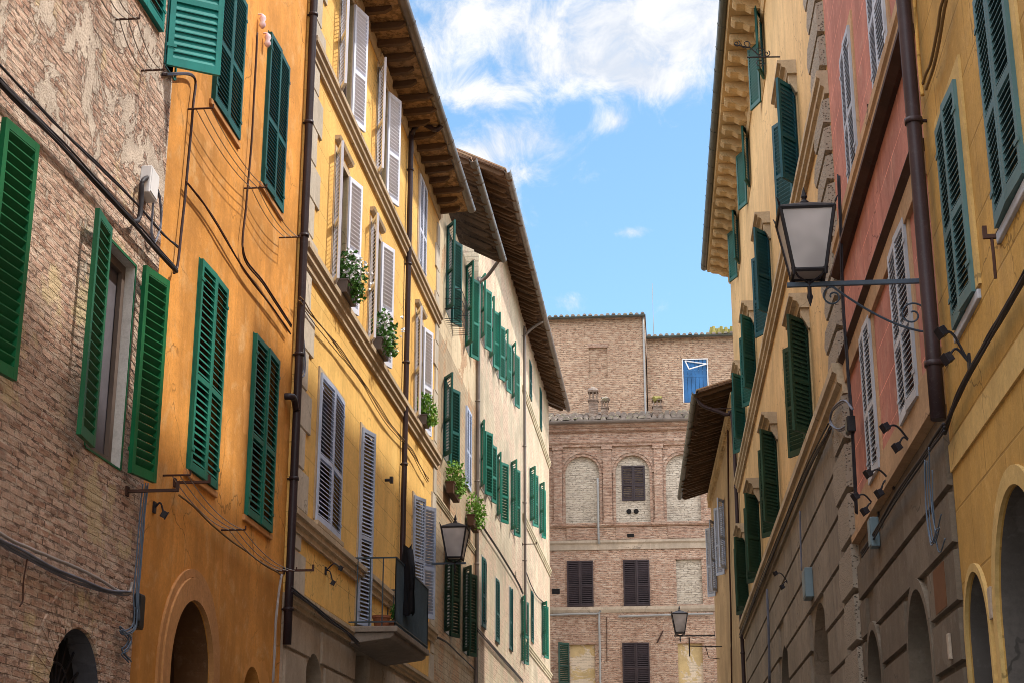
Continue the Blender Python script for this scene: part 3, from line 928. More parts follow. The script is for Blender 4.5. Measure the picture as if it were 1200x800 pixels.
# upper aqua shutters
x0 = b.x(144, 12); x1 = b.x(186, 40); zb_ = b.z(186, 41)
win(b, x0, x1, zb_ + .05, zb_ + 1.75, 'sh_aqua', slat=.085, depth=.2, label='closed aqua shutters under the corner of the roof')
xq = b.x(192, 78)
win(b, xq + .02, xq + .40, b.z(192, 78) + .04, b.z(192, 78) + 1.9, 'sh_aqua', only='l', pl=58, slat=.085, depth=.2, grow=.03, lw=.62, tilt=.68, label='single aqua shutter swung halfway out at the corner')
# arch with fan grille
ax0, ax1 = b.x(56, 790), b.x(119, 790); az = b.z(92, 736)
b.hole(ax0, ax1, 0.0, az, .26, arch=True)
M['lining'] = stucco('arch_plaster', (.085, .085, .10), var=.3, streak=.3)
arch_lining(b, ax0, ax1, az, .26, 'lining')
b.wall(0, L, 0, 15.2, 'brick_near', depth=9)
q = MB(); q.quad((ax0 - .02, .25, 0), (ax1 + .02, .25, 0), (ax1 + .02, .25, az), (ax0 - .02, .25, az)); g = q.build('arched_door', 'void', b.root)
q = MB(); cx = (ax0 + ax1) / 2; rr = (ax1 - ax0) / 2
for k in range(9):
    a = math.pi * (k + .5) / 9
    q.tube([(cx + .12 * math.cos(a),    .20, az - rr + .12 * math.sin(a)), (cx + rr * .97 * math.cos(a),    .20, az - rr + rr * .97 * math.sin(a))], .014, 6)
for rad in (.14, rr * .55):
    q.tube([(cx + rad * math.cos(math.pi * k / 14),    .20, az - rr + rad * math.sin(math.pi * k / 14)) for k in range(15)], .014, 6)
q.tube([(ax0,    .20, az - rr), (ax1,    .20, az - rr)], .02, 6)
q.build('fan_grille', 'iron', g)
q = MB(); N = 40
for k in range(N):   # brick voussoirs
    a = math.pi * (k + .02) / N; c = math.pi * (k + .98) / N; r0, r1 = rr + .012, rr + .42
    pt = lambda t, r_: (cx - r_ * math.cos(t), az - rr + r_ * math.sin(t))
    A = [pt(a, r0), pt(c, r0), pt(c, r1), pt(a, r1)]
    q.hexa([(p[0], .01, p[1]) for p in A], [(p[0], -.010 - .004 * (k % 3), p[1]) for p in A])
q.build('brick_arch', 'brick_near', b.root)
MB().prof([(0, 15.2), (-.5, 14.95), (-.5, 15.05), (4.5, 17.2), (9, 15.2)], 0, L).build('roof', 'tile', b.root)

# ------------------------------------------------------------------ orange house
XO = -5.54
yk = left_at(344, 400, XO)
b2 = Bld('orange_house', 'orange stucco house with dark teal shutters between brick and yellow houses', (XO, yj), RZL)
b = b2; L2 = yk - yj
for q4, lab in (((None, (290, 0), (278, 165), (248, 120)), None), (((316, 40), (338, 86), (326, 250), (305, 208)), None),
           (((237, 307), (265, 345), (248, 571), (215, 545)), None), (((298, 393), (326, 426), (313, 622), (286, 600)), None)):
    TL, TR, BR, BL = q4
    if TL is None:
        xx0 = b.x(248, 118); xx1 = b.x(277, 165); zb_ = b.z(277, 165); zz1 = zb_ + 2.0; zz0 = zb_ + .02
    else:
        xx0, xx1, zz0, zz1 = b.quadr(TL, TR, BR, BL)
    lo = TL is not None and TL[1] > 250
    win(b, xx0, xx1, zz0, zz1, 'sh_teal' if lo else 'sh_dteal', slat=.085 if lo else .06, depth=.16, sill='orange_trim', sill_out=.035, pl=random.uniform(0, 3), pr=random.uniform(0, 3))
ax0, ax1 = b.x(194, 790), b.x(245, 790); az = b.z(222, 702)
b.hole(ax0, ax1, 0, az, .45, arch=True)
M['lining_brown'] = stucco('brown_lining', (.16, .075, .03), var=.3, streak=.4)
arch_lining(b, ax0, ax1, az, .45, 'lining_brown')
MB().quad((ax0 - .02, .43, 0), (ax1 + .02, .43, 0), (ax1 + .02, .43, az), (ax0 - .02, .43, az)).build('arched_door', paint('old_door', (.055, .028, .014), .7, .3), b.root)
rr = (ax1 - ax0) / 2
arch_ring(b, ax0, ax1, az, rr, .26, .055, 'orange_trim', 0)
arch_ring(b, ax0 - .262, ax1 + .262, az + .262, rr + .262, .10, .03, 'orange_trim', 0, name='arch_moulding')
bx0, bx1 = b.x(285, 795), b.x(306, 795); bz = b.z(297, 781)
b.hole(bx0, bx1, 0, bz, .35, arch=True)
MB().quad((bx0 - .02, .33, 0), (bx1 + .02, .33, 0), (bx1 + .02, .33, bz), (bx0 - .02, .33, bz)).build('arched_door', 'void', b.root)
b.wall(0, L2, 0, 16.2, 'orange', depth=9)
MB().prof([(0, 16.2), (-.5, 15.95), (-.5, 16.05), (4.5, 18.2), (9, 16.2)], 0, L2).build('roof', 'tile', b.root)
xp = L2 - .02
zA = b.z(329, 755)
pipe(b, [(xp, -.10, zA), (xp, -.10, 9), (xp, -.10, 16)], .062, 'pipe_dark', clips=1.9)
zz = b.z(333, 463)
pipe(b, [(xp - .04, -.10, zz - .12), (xp - .2, -.10, zz), (xp - .34, -.09, zz), (xp - .36, .05, zz)], .05, 'pipe_dark', name='pipe_elbow')

# ------------------------------------------------------------------ yellow house
yl_ = left_at(513, 380, XL)
b3 = Bld('yellow_house', 'yellow house with white shutters, balcony and deep rafter eaves', (XL, yk), RZL)
b = b3; L3 = yl_ - yk
zC = [b.z(440, 42 + 2.17 * (440 - 362)), b.z(430, 280 + 1.58 * 80), b.z(380, 595 + .857 * 40), b.z(372, 690 + .625 * 37)]
ztop = b.z(512, 240)
def wpx(b, lx, lt, rx_, rt, lb=None, rb=None, W=None):
    pass
# rows: (left jamb px at top, right jamb px at top, z top, z bottom)
def yw(pxL, pyL, pxR, pyR, ztop_, zbot, **kw):
    xa, xb = b3.x(pxL, pyL), b3.x(pxR, pyR)
    c = (xa + xb) / 2
    return win(b3, c - .52, c + .52, zbot, ztop_, **kw)
zt3 = b.z(443, 88); 
# top floor
t_top = b.z(455, 112); t_bot = zC[0] + .04
s_top = b.z(406, 205); s_bot = zC[1] + .04
kw = dict(mat='sh_white', slat=.078, tilt=.36, case='yellow_trim', case_w=.12, depth=.13, reveal='reveal', sash=True)
for mid_px, mid_py, row in ((405, 60, 0), (447, 150, 0), (398, 270, 1), (438, 345, 1), (490, 440, 1)):
    xc = b.x(mid_px, mid_py)
    tp, bt = (t_top, t_bot) if row == 0 else (s_top, s_bot)
    win(b, xc - .50, xc + .50, bt, tp, pl=random.uniform(156, 161), pr=random.uniform(160, 166), hood=None, **kw)
    MB().prof([(.01, tp + .30), (-.10, tp + .30), (-.08, tp + .24), (-.05, tp + .22), (.01, tp + .22)], xc - .62, xc + .62).build('window_cornice', 'yellow_trim', b.root)
xa, xb2, za, zb_ = b.quadr((488, 204), (501, 235), (500, 325), (489, 302))
xc = b.x(494, 265)
win(b, xc - .5, xc + .5, t_bot, t_top, 'sh_white', slat=.066, case='yellow_trim', case_w=.12, depth=.15)
# first floor
xa, xb2, za, zb_ = b.quadr((375, 447), (401, 463), (396, 628), (367, 612))
win(b, xa, xb2, za, zb_, 'sh_lilac', slat=.07, case='yellow_trim', case_w=.1, depth=.15, pl=2, pr=2, sill='yellow_trim')
f_top = b.z(428, 508); f_bot_door = b.z(412, 727)
xc = b.x(427, 600)
win(b, xc - .55, xc + .55, f_bot_door, f_top, 'sh_lilac', slat=.07, case='yellow_trim', case_w=.1, depth=.15, pl=14, pr=10)
xc = b.x(487, 640)
win(b, xc - .5, xc + .5, zC[2] + .04, f_top, 'sh_lilac', slat=.07, case='yellow_trim', case_w=.1, depth=.2, pl=20, pr=150, reveal='reveal')
ax0, ax1 = b.x(356, 795), b.x(378, 795); az = b.z(367, 765)
b.hole(ax0, ax1, 0, az, .4, arch=True, ring=.0)
xd0, xd1 = b.x(414, 790), b.x(430, 790)
b.hole(xd0, xd1, 0, b.z(421, 762), .3)
for (p, q_, zz) in ((ax0, ax1, az), (xd0, xd1, b.z(421, 762))):
    MB().quad((p - .02, .28, 0), (q_ + .02, .28, 0), (q_ + .02, .28, zz + .01), (p - .02, .28, zz + .01)).build('arched_door', 'void', b.root)
b.wall(0, L3, zC[3] - .05, ztop + .02, 'yellow', depth=9)
b.wall(0, L3, 0, zC[3] - .05, 'grey_rust', depth=9, name='ground_floor_wall')
rustic(b, 0.02, L3 - .02, .1, zC[3] - .3, 9, 'grey_rust', out=.04)
quoins(b, .10, 1, zC[3] + .02, ztop - .4, .62, .95, .62, 'quoin')
quoins(b, L3 - .02, -1, zC[3] + .02, ztop - .4, .62, .62, .42, 'quoin')
b.course(0, L3, zC[0], .30, .14, 'yellow_trim'); b.course(0, L3, zC[1], .32, .15, 'yellow_trim')
b.course(0, L3, zC[2], .30, .13, 'yellow_trim'); b.course(0, L3, zC[3], .22, .12, 'yellow_trim')
b.course(0, L3, ztop - .02, .35, .06, 'yellow_trim', name='frieze', prof=[(.01, ztop - .02), (-.06, ztop - .02), (-.05, ztop - .2), (-.02, ztop - .25), (.01, ztop - .25)])
zo = b.z(552, 250, .78) + .05
eave(b, 0.02, b.x(552, 250, .78), ztop, zo, .70, .62)
xp = b.x(472, 400)
zg = b.z(508, 152, .7)
pipe(b, [(xp, -.09, b.z(458, 690)), (xp, -.09, 8), (xp, -.09, b.z(478, 200)), (xp, -.10, b.z(480, 166)), (xp + .02, -.3, b.z(480, 166) + .28), (xp + .03, -.62, zo - .12), (xp + .03, -.76, zo - .02)], .058, 'pipe', clips=2.2)
# balcony (part of the house)
xb0, xb1 = b.x(408, 733), 0
zsl = b.z(408, 733)
pc = b.perp(465, 731, xb0)
dep = -pc.y
xb1 = b.x(503, 766, dep)
M['balc'] = stucco('balcony_plaster', (.27, .225, .185), var=.25, streak=.3)
bal = MB().box(xb0, xb1, -dep, .02, zsl - .10, zsl).prof([(.02, zsl - .102), (-dep + .06, zsl - .102), (-dep + .06, zsl - .16), (-dep + .12, zsl - .20), (.02, zsl - .30)], xb0 + .06, xb1 - .06).build('balcony', 'balc', b.root, bevel=.012)
q = MB(); zr = zsl + (b.perp(464, 651, xb0).z - pc.z)
n = int((xb1 - xb0) / .11)
for i in range(n + 1):
    xx = xb0 + .03 + (xb1 - xb0 - .06) * i / n
    q.tube([(xx, -dep + .04, zsl), (xx, -dep + .04, zr)], .011, 6)
for xx in (xb0 + .03, xb1 - .03):
    for i in range(8):
        yy = -dep + .04 + (dep - .06) * i / 7
        if xx > xb0 + .1 or i in (0, 2, 4, 6): q.tube([(xx, yy, zsl), (xx, yy, zr)], .011, 6)
for zz in (zr, zsl + .07):
    q.box(xb0 + .01, xb1 - .01, -dep + .025, -dep + .055, zz - .012, zz + .012)
    for xx in (xb0 + .03, xb1 - .03): q.box(xx - .015, xx + .015, -dep + .056, .02, zz - .012, zz + .012)
q.build('railing', 'rail', bal)

# ------------------------------------------------------------------ cream house
XC = -5.56
ym = left_at(557, 520, XC)
b4 = Bld('cream_house', 'narrow cream house with green shutters and a window cage beside the yellow house', (XC, yl_), RZL)
b = b4; L4 = ym - yl_
def wx(b, px, py): return b.x(px, py)
def rw(b, px, pt, pb, wd, mat, slat=.08, **kw):
    """small distant window centred on a measured column px with top pt and bottom pb"""
    xc = b.x(px, (pt + pb) / 2)
    return win(b, xc - wd / 2, xc + wd / 2, b.z(px, pb), b.z(px, pt), mat, slat=slat, **kw)
rw(b, 526, 272, 372, .95, 'sh_dteal', pl=150, pr=158, reveal='plaster_white', label='window with dark shutters behind an iron cage')
rw(b, 548, 318, 412, .95, 'sh_teal', pl=150, pr=158, reveal='plaster_white')
rw(b, 523, 447, 540, .95, 'sh_dteal', pl=150, pr=158, reveal='plaster_white')
rw(b, 548, 480, 572, 1.0, 'sh_lilac', pl=0, pr=0)
rw(b, 524, 640, 742, .9, 'sh_dark', pl=150, pr=158, reveal='plaster_white')
rw(b, 545, 668, 765, .9, 'sh_dark', pl=150, pr=158, reveal='plaster_white')
zcw = b.z(519, 245)
zmid = b.z(530, 420)
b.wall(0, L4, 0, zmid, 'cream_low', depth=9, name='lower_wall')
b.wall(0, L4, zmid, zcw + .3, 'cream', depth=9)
# string near the lamp, cage
zz = b.z(520, 600)
b.course(0, L4, b.z(515, 585), .14, .06, 'stone_trim')
xcg = b.x(526, 330); zc0 = b.z(526, 385); zc1 = b.z(526, 350)
q = MB()
for k in range(4):
    zz = zc0 + (zc1 - zc0) * k / 3
    q.tube([(xcg - .7, .02, zz), (xcg - .7, -.42, zz), (xcg + .7, -.42, zz), (xcg + .7, .02, zz)], .010, 5)
for k in range(9):
    xx = xcg - .7 + 1.4 * k / 8
    q.tube([(xx, -.42, zc1), (xx, -.42, zc0), (xx, 0.02, zc0)], .008, 5)
q.build('window_cage', 'iron', b.root)
zo4 = b.z(588, 308, .85)
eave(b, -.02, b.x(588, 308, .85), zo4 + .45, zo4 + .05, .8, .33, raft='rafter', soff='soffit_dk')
xp = b.x(556, 560)
pipe(b, [(xp, -.09, 1.5), (xp, -.09, 10), (xp, -.09, zo4 - .9), (xp, -.1, zo4 - .40), (xp, -.35, zo4 - .18), (b.x(588, 308, .85) - .12, -.80, zo4 + .06)], .055, 'gutter', clips=2.4)

# ------------------------------------------------------------------ old stone house
yn = left_at(644, 640, XL)
b5 = Bld('plaster_house', 'long pale house of worn plaster with teal shutters at the end of the left row', (XL, ym), RZL)
b = b5; L5 = yn - ym
for (px, pt, pb, pl, pr, mt, wd) in (
    (565, 332, 402, 105, 90, 'sh_teal', .9), (575, 358, 424, 120, 60, 'sh_teal', .9), (582, 376, 438, 110, 70, 'sh_teal', .9),
    (591, 396, 452, 120, 100, 'sh_teal', .95), (601, 410, 470, 120, 100, 'sh_teal', .95), (621, 425, 466, 0, 0, 'sh_dteal', .9), (633, 457, 502, 0, 0, 'sh_dteal', .9),
    (565, 500, 574, 90, 30, 'sh_teal', .9), (573, 516, 583, 60, 30, 'sh_teal', .9), (584, 537, 607, 110, 100, 'sh_teal', .95),
    (600, 545, 623, 125, 110, 'sh_teal', .95), (622, 552, 612, 120, 110, 'sh_teal', .95), (633, 570, 626, 80, 70, 'sh_teal', .9),
    (566, 655, 735, 3, 3, 'sh_dteal', .95), (582, 680, 752, 3, 3, 'sh_dteal', .95), (598, 690, 761, 0, 4, 'sh_dteal', .95),
    (612, 702, 775, 105, 95, 'sh_teal', .95), (623, 694, 752, 3, 0, 'sh_dteal', .95), (636, 708, 768, 40, 45, 'sh_teal', .95)):
    if pl > 25: pl, pr = random.uniform(150, 164), random.uniform(154, 168)
    rw(b, px, pt, pb, wd, mt, pl=pl, pr=pr, case='plaster_white' if pl > 30 or px < 600 else 'stone_trim', case_w=.07, slat=.09, depth=.18)
zo5 = b.z(645, 407, .85)
zw5 = zo5 + .45
b.wall(0, L5, 0, zw5, 'stone', depth=9)
x5 = b.x(612, 560)
for px, py, qx, qy in ((614, 463, 644, 538), (615, 609, 641, 659), (619, 756, 646, 790)):
    b.course(x5 + .1, L5, (b.z(px, py) + b.z(qx, qy)) / 2, .28, .1, 'stone_trim')
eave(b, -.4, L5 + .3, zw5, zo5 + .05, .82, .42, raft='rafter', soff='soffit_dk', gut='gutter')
pipe(b, [(x5, -.1, 9.0), (x5, -.1, 12), (x5, -.1, zo5 - .9), (x5, -.12, zo5 - .6), (x5, -.4, zo5 - .3), (x5, -.82, zo5 - .02)], .055, 'gutter', clips=2.2)

# ================================================================== RIGHT SIDE
d10 = ang_of(812)
b10 = Bld('yellow_house', 'deep yellow house with pale teal shutters at the right edge', (2.45, 14.0), R(-90) - d10)
# move its origin to the far corner of the facade
xj = b10.x(1114, 530)
p = b10.w(xj, 0, 0)
b10.o = p.copy(); b10.root.location = p
b = b10
L10 = 14.0
xa, xb2, za, zb_ = b.quadr((1104, 155), (1124, 90), (1145, 340), (1122, 389))
win(b, xa, xb2, za, zb_, 'sh_r', slat=.055, case='yellow_r_trim', case_w=.16, depth=.15, sill='sh_r2', sill_out=.03, pl=1, pr=3)
xa2 = b.x(1172, 240); zb2 = (b.z(1175, 259) + b.z(1199, 221)) / 2
wd = xb2 - xa
win(b, xa2, xa2 + wd, zb2, zb2 + (zb_ - za), 'sh_r', slat=.055, case='yellow_r_trim', case_w=.16, depth=.15, sill='sh_r2', sill_out=.03, pl=2, pr=2)
A = []
for (l_, r_, tpx, tpy, bty) in ((1129, 1155, 1141, 672, 795), (1178, 1224, 1200, 556, 780)):
    ax0, ax1 = b.x(l_, bty), b.x(r_, bty)
    if r_ > 1200: ax1 = ax0 + 1.75
    else: ax0, ax1 = max(ax0, .14), max(ax0, .14) + (ax1 - ax0)
    az = b.z(tpx, tpy)
    arch_lining(b, ax0, ax1, az, .55, 'door_grey')
    b.hole(ax0, ax1, 0, az, .55, arch=True)
    arch_ring(b, ax0, ax1, az, (ax1 - ax0) / 2, .07 if r_ < 1200 else .14, .03, 'yellow_r_trim', 0)
    MB().quad((ax0 - .02, .53, 0), (ax1 + .02, .53, 0), (ax1 + .02, .53, az), (ax0 - .02, .53, az)).build('arched_door', 'door_grey', b.root)
zj = b.z(1150, 500)
b.wall(0, L10, 0, 17.4, 'yellow_r', depth=9)
zb_c = b.z(1180, 420)
MB().prof([(.01, zb_c), (-.02, zb_c), (-.02, zb_c - .24), (.01, zb_c - .24)], .02, L10).build('string_course', 'yellow_r_trim', b.root)
MB().prof([(0, 17.4), (-.5, 17.15), (-.5, 17.25), (4.5, 18.6), (9, 17.4)], 0, L10).build('roof', 'tile', b.root)
b.wall(-.02, -.003, 0, 17.4, 'yellow_r', depth=9, name='end_wall', holes=[])

# ------------------------------------------------------------------ red house
pj = p
d9 = ang_of(790)
b9 = Bld('red_house', 'narrow red stucco house with pale shutters and dark rusticated ground floor', (pj.x, pj.y), R(-90) - d9)
b = b9
xe = b.x(992, 420)
pe = b.w(xe, 0, 0)
zs1 = (b.z(1057, 57) + b.z(992, 287)) / 2
zs2 = (b.z(1070, 207) + b.z(1007, 380)) / 2
zbs = (b.z(1095, 482) + b.z(1046, 562)) / 2
for q4 in (((989, 72), (997, 30), (1009, 190), (998, 226)), ((1045, 304), (1063, 258), (1081, 462), (1060, 495)), ((1012, 397), (1022, 370), (1034, 545), (1022, 569))):
    xa, xb2, za, zb_ = b.quadr(*q4)
    xc = (xa + xb2) / 2; ww = max(.85, min(1.15, xb2 - xa))
    win(b, xc - ww / 2, xc + ww / 2, za, zb_, 'sh_r2', slat=.062, case='red_trim', case_w=.15, depth=.15, pl=1, pr=2)
    if q4[0][1] < 200: zu = (za, zb_, ww)
xc = (b.x(1029, 111) + b.x(1044, 64)) / 2
win(b, xc - .55, xc + .55, zu[0], zu[1], 'sh_r2', slat=.062, case='red_trim', case_w=.15, depth=.15, pl=1, pr=2)
for (l_, r_, tpx, tpy, bty) in ((1072, 1099, 1086, 682, 790), (1022, 1038, 1030, 734, 795)):
    ax0, ax1 = b.x(l_, bty), b.x(r_, bty); az = b.z(tpx, tpy)
    b.hole(ax0, ax1, 0, az, .45, arch=True, ring=.12)
    arch_ring(b, ax0, ax1, az, (ax1 - ax0) / 2, .11, .05, 'brown_stone', 0)
    MB().quad((ax0 - .02, .43, 0), (ax1 + .02, .43, 0), (ax1 + .02, .43, az), (ax0 - .02, .43, az)).build('arched_door', 'void', b.root)
b.wall(xe, 0, zbs, 17.2, 'red', depth=9)
b.wall(xe, 0, 0, zbs, 'brown_stone', depth=9, name='ground_floor_wall')
rustic(b, xe + .01, -.01, .1, zbs - .35, 10, 'brown_stone', out=.045, gap=.05, vj=9)
b.course(xe, 0, zs1 + .30, .42, .10, 'red_trim')
zz = zs1 - .12
MB().prof([(.01, zz), (-.14, zz), (-.14, zz - .05), (-.05, zz - .10), (.01, zz - .10)], xe, 0).build('dark_moulding', 'iron_rust', b.root)
MB().prof([(.01, zs2 + .06), (-.10, zs2 + .06), (-.12, zs2), (-.04, zs2 - .07), (.01, zs2 - .07)], xe, 0).build('drip_moulding', 'iron_rust', b.root)
MB().prof([(.01, zs2 - .075), (-.06, zs2 - .075), (-.045, zs2 - .30), (.01, zs2 - .30)], xe, 0).build('frieze', 'red_trim', b.root)
MB().prof([(.01, zbs + .42), (-.03, zbs + .42), (-.03, zbs + .02), (-.09, zbs), (-.09, zbs - .08), (.01, zbs - .10)], xe, 0).build('string_course', 'red_trim', b.root)
MB().prof([(0, 17.2), (-.5, 16.95), (-.5, 17.05), (4.5, 18.4), (9, 17.2)], xe, 0).build('roof', 'tile', b.root)
xp = b.x(1083, 290, .12)
pipe(b, [(xp, -.12, b.z(1102, 488, .12)), (xp, -.12, 9), (xp, -.12, 17.1)], .068, 'pipe', clips=2.3)
MB().box(b.x(1103, 690) - .1, b.x(1114, 690) + .03, -.049, -.02, b.z(1108, 716), b.z(1108, 660)).build('painted_panel', 'panel_rust', b.root)

# ------------------------------------------------------------------ ochre palace
d8 = ang_of(775)
b8 = Bld('ochre_palace', 'tall ochre palace with dark green shutters, stone quoins and a bracketed cornice', (pe.x, pe.y), R(-90) - d8)
b = b8
xe8 = b.x(859, 400)
zB = (b.z(965, 496) + b.z(900, 662)) / 2
zM = (b.z(952, 200) + b.z(866, 545)) / 2
zT = b.z(857, 306)
r1t, r1b = b.z(949, 372), b.z(953, 515)
r2t, r2b = b.z(935, 92), b.z(938, 232)
r1b = max(r1b, zB + .05)
r2b = max(zM + .05, r2b)
print('info', -L, yj, yk, yl_, ym, yn, pj, pe, xe8); print('ochre', xe8, zB, zM, zT, r1t, r1b, r2t, r2b)
cols = [b.x(951, 440), b.x(912, 540), b.x(891, 610), b.x(877, 668)]
cols2 = []
step = None
kw = dict(slat=.075, case='ochre_trim', case_w=.12, depth=.25, sash=True, tilt=.68)
xs8 = []
x = cols[0] + .45
sp_ = abs(cols[1] - cols[0])
print('cols', cols)
for i, cpx in enumerate(cols):
    xc = cpx - .52
    xs8.append(xc)
    win(b, xc - .52, xc + .52, r1b, r1t, 'sh_dark', pl=150, pr=140, hood='hood', hood_out=.26, **kw)
for i, (px, py) in enumerate(((936, 160), (904, 310), (885.5, 400), (873, 455))):
    xc = b.x(px, py) - .52
    win(b, xc - .52, xc + .52, r2b, r2t, 'sh_bteal' if i < 2 else 'sh_dteal', pl=150, pr=142, hood='hood', hood_out=.26, **kw)
zt0, zt1 = b.z(893, 122), b.z(893, 22)
for i, (px, py) in enumerate(((896, 75), (879, 205), (867, 300))):
    xc = b.x(px, py) - .5
    win(b, xc - .5, xc + .5, zt0, zt1, 'sh_dteal', pl=158, pr=163, **kw)
for (l_, r_, tpx, tpy, bty) in ((954, 976, 965, 698, 790), (915, 928, 921, 753, 795)):
    ax0, ax1 = b.x(l_, bty), b.x(r_, bty); az = b.z(tpx, tpy)
    b.hole(ax0, ax1, 0, az, .5, arch=True, ring=.03)
    MB().quad((ax0 - .02, .48, 0), (ax1 + .02, .48, 0), (ax1 + .02, .48, az), (ax0 - .02, .48, az)).build('arched_door', 'plaster_yellow' if l_ > 940 else 'void', b.root)
b.wall(xe8, 0, zB - .1, zT + .05, 'ochre', depth=10)
b.wall(xe8, 0, 0, zB - .1, 'grey_stone', depth=10, name='ground_floor_wall')
rustic(b, xe8, -1.55, .1, zB - .45, 11, 'grey_stone', out=.05, gap=.045, vj=1.6)
# pointed quoin pilaster at the near corner
def bump_stone(name, col):
    t = NT(name)
    vo = t.n('ShaderNodeTexVoronoi'); t.l(t.vmul(t.obj, (1, 1, 1.0)), vo.inputs['Vector']); vo.inputs['Scale'].default_value = 26
    h = t.ramp(vo.outputs['Distance'], .12, .4)
    c = t.mix(h, sc3(col, .45), col)
    c = t.mix(t.ramp(t.noise(t.obj, 1.1, 5), .3, .7, 0, .5), c, sc3(col, .7))
    return t.out(c, h, .9, .02)
M['vermic'] = bump_stone('vermiculated_stone', (.31, .26, .205))
for (za, zb_, nrow, name) in ((.1, zB - .4, 11, 'quoin'), (zB + .06, zM - .4, 9, 'quoin'), (zM + .06, zT - .7, 11, 'quoin')):
    q = MB(); H = (zb_ - za) / nrow
    for k in range(nrow):
        a, c = za + k * H + .02, za + (k + 1) * H - .02
        wd = 1.45 if k % 2 else 1.2
        e = .03; o_ = .10
        # hexagonal, pointed towards the facade
        pts = lambda i_: [(-.01 - i_, a + i_), (-.01 - i_, c - i_), (-wd + i_, c - i_), (-wd - .18 + i_, (a + c) / 2), (-wd + i_, a + i_)]
        q.hexa([(x_, .01, z_) for x_, z_ in pts(0)], [(x_, -o_, z_) for x_, z_ in pts(e)])
    q.build(name, 'vermic', b.root)
b.course(xe8, 0, zB, .42, .20, 'hood'); b.course(xe8, 0, zM, .36, .16, 'hood')
b.course(xe8, 0, zM + .55 * 0 + r2b - zM + zM - .03, .12, .10, 'ochre_trim', name='sill_band') if r2b - zM > .3 else None
# cornice with modillions
o_ = 0
ov = .70
MB().prof([(.01, zT + .02), (-.05, zT + .02), (-.12, zT - .12), (-.07, zT - .2), (-.07, zT - .34), (-.03, zT - .4), (.01, zT - .4)], xe8, 0).build('bed_moulding', 'cornice', b.root)
MB().prof([(.01, zT + .021), (-ov, zT + .021), (-ov - .03, zT + .10), (-ov + .0, zT + .25), (.01, zT + .45)], xe8 - .02, .02).build('cornice', 'cornice', b.root)
nmod = int(abs(xe8) / .78)
src = None
for i in range(nmod):
    xc = xe8 + (i + .5) * abs(xe8) / nmod
    if src is None:
        q = MB()
        q.prof([(-.06, zT + .018), (-ov + .06, zT + .018), (-ov + .06, zT - .07), (-ov + .14, zT - .13), (-ov + .32, zT - .15), (-.25, zT - .24), (-.06, zT - .26)], -.15, .15)
        src = q.build('modillion', 'cornice', b.root, bevel=.01); src.location = (xc, 0, 0)
    else:
        c = src.copy(); COL.objects.link(c); c.parent = b.root; c.location = (xc, 0, 0)
gutter(b, xe8 - .05, .02, -ov - .10, zT + .19, .11, 'gutter_dk')
MB().prof([(-ov, zT + .26), (5, zT + 1.9), (10, zT + .4), (10, zT + .3), (0, zT + .2)], xe8, 0).build('roof', 'tile', b.root)
# iron scroll bracket near the cornice
q = MB(); xk = b.x(912, 30); zk = b.z(920, 28)
def spir(cx_, cy, cz, r0, t0, sg):
    return [(cx_, cy + r0 * (1 - .75 * i / 20) * math.cos(t0 + sg * i / 20 * 8), cz + r0 * (1 - .75 * i / 20) * math.sin(t0 + sg * i / 20 * 8)) for i in range(21)]
q.tube([(xk, 0, zk), (xk, -.62, zk + .02)], .014, 6)
q.tube([(xk, -.35, zk), (xk, -.55, zk + .22), (xk, -.85, zk + .30)], .012, 6)
for s_ in (spir(xk, -.38, zk + .12, .10, 0, 1), spir(xk, -.38, zk - .10, .09, 0, -1), spir(xk, -.62, zk + .30, .10, 3, 1), spir(xk, -.80, zk + .32, .07, 1, -1), spir(xk, -.25, zk + .08, .07, 1, -1)):
    q.tube(s_, .010, 6)
q.build('scroll_bracket', 'iron', b.root)

# ------------------------------------------------------------------ far right house with dark eaves
p8 = b8.w(xe8, 0, 0)
d7 = ang_of(738)
b7 = Bld('brown_house', 'brown house with deep dark eaves and pale blue shutters beyond the ochre palace', (p8.x + .02, p8.y + .3), R(-90) - d7)
b = b7
xf7 = -16
zo7 = b.z(817, 441, 1.25)
zw7 = zo7 + .35
for px, pt, pb, pl, pr in ((847, 556, 680, 150, 152), (837, 615, 704, 148, 155)):
    xc = b.x(px + 2, (pt + pb) / 2); xc = max(xc, xf7 + .9)
    za, zb_ = b.z(px, pb), b.z(px, pt)
    win(b, xc - .5, xc + .5, za, za + 2.4 if zb_ - za > 3.2 else zb_, 'sh_lilac', pl=pl, pr=pr, case='red_trim', depth=.2)
b.wall(xf7, 0, 0, zw7, 'b7', depth=9)
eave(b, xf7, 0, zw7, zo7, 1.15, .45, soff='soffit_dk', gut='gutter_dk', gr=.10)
# dentil band
q = MB()
zz = zw7 - .35
q.prof([(.01, zz), (-.16, zz), (-.16, zz - .08), (-.05, zz - .12), (-.05, zz - .42), (.01, zz - .42)], xf7, 0)
n = int(-xf7 / .22)
for i in range(n):
    xc = xf7 + (i + .5) * .22
    q.box(xc - .06, xc + .06, -.13, -.051, zz - .40, zz - .122)
q.build('dentil_band', 'cornice', b.root)
pipe(b, [(-.3, -.1, 4), (-.3, -.1, 9), (-.3, -.1, zo7 - 1.0), (-.3, -.3, zo7 - .65), (-.3, -1.0, zo7 - .35), (-.3, -1.22, zo7)], .06, 'pipe', clips=2.5)
# ================================================================== FAR END
YF = 76.0
b6 = Bld('brick_palace', 'brick palace with blind arches and dark shutters closing the end of the street', (-6.6, YF), 0)
b = b6
XR = b.x(880, 600)
def fx(px, py=600): return b6.x(px, py)
def fz(py, px=740): return b6.z(px, py)
zg = fz(497); zfr = fz(507)
zarch0 = fz(612); zc1 = fz(632); zc1b = fz(643); zc2 = fz(710); zc2b = fz(717)
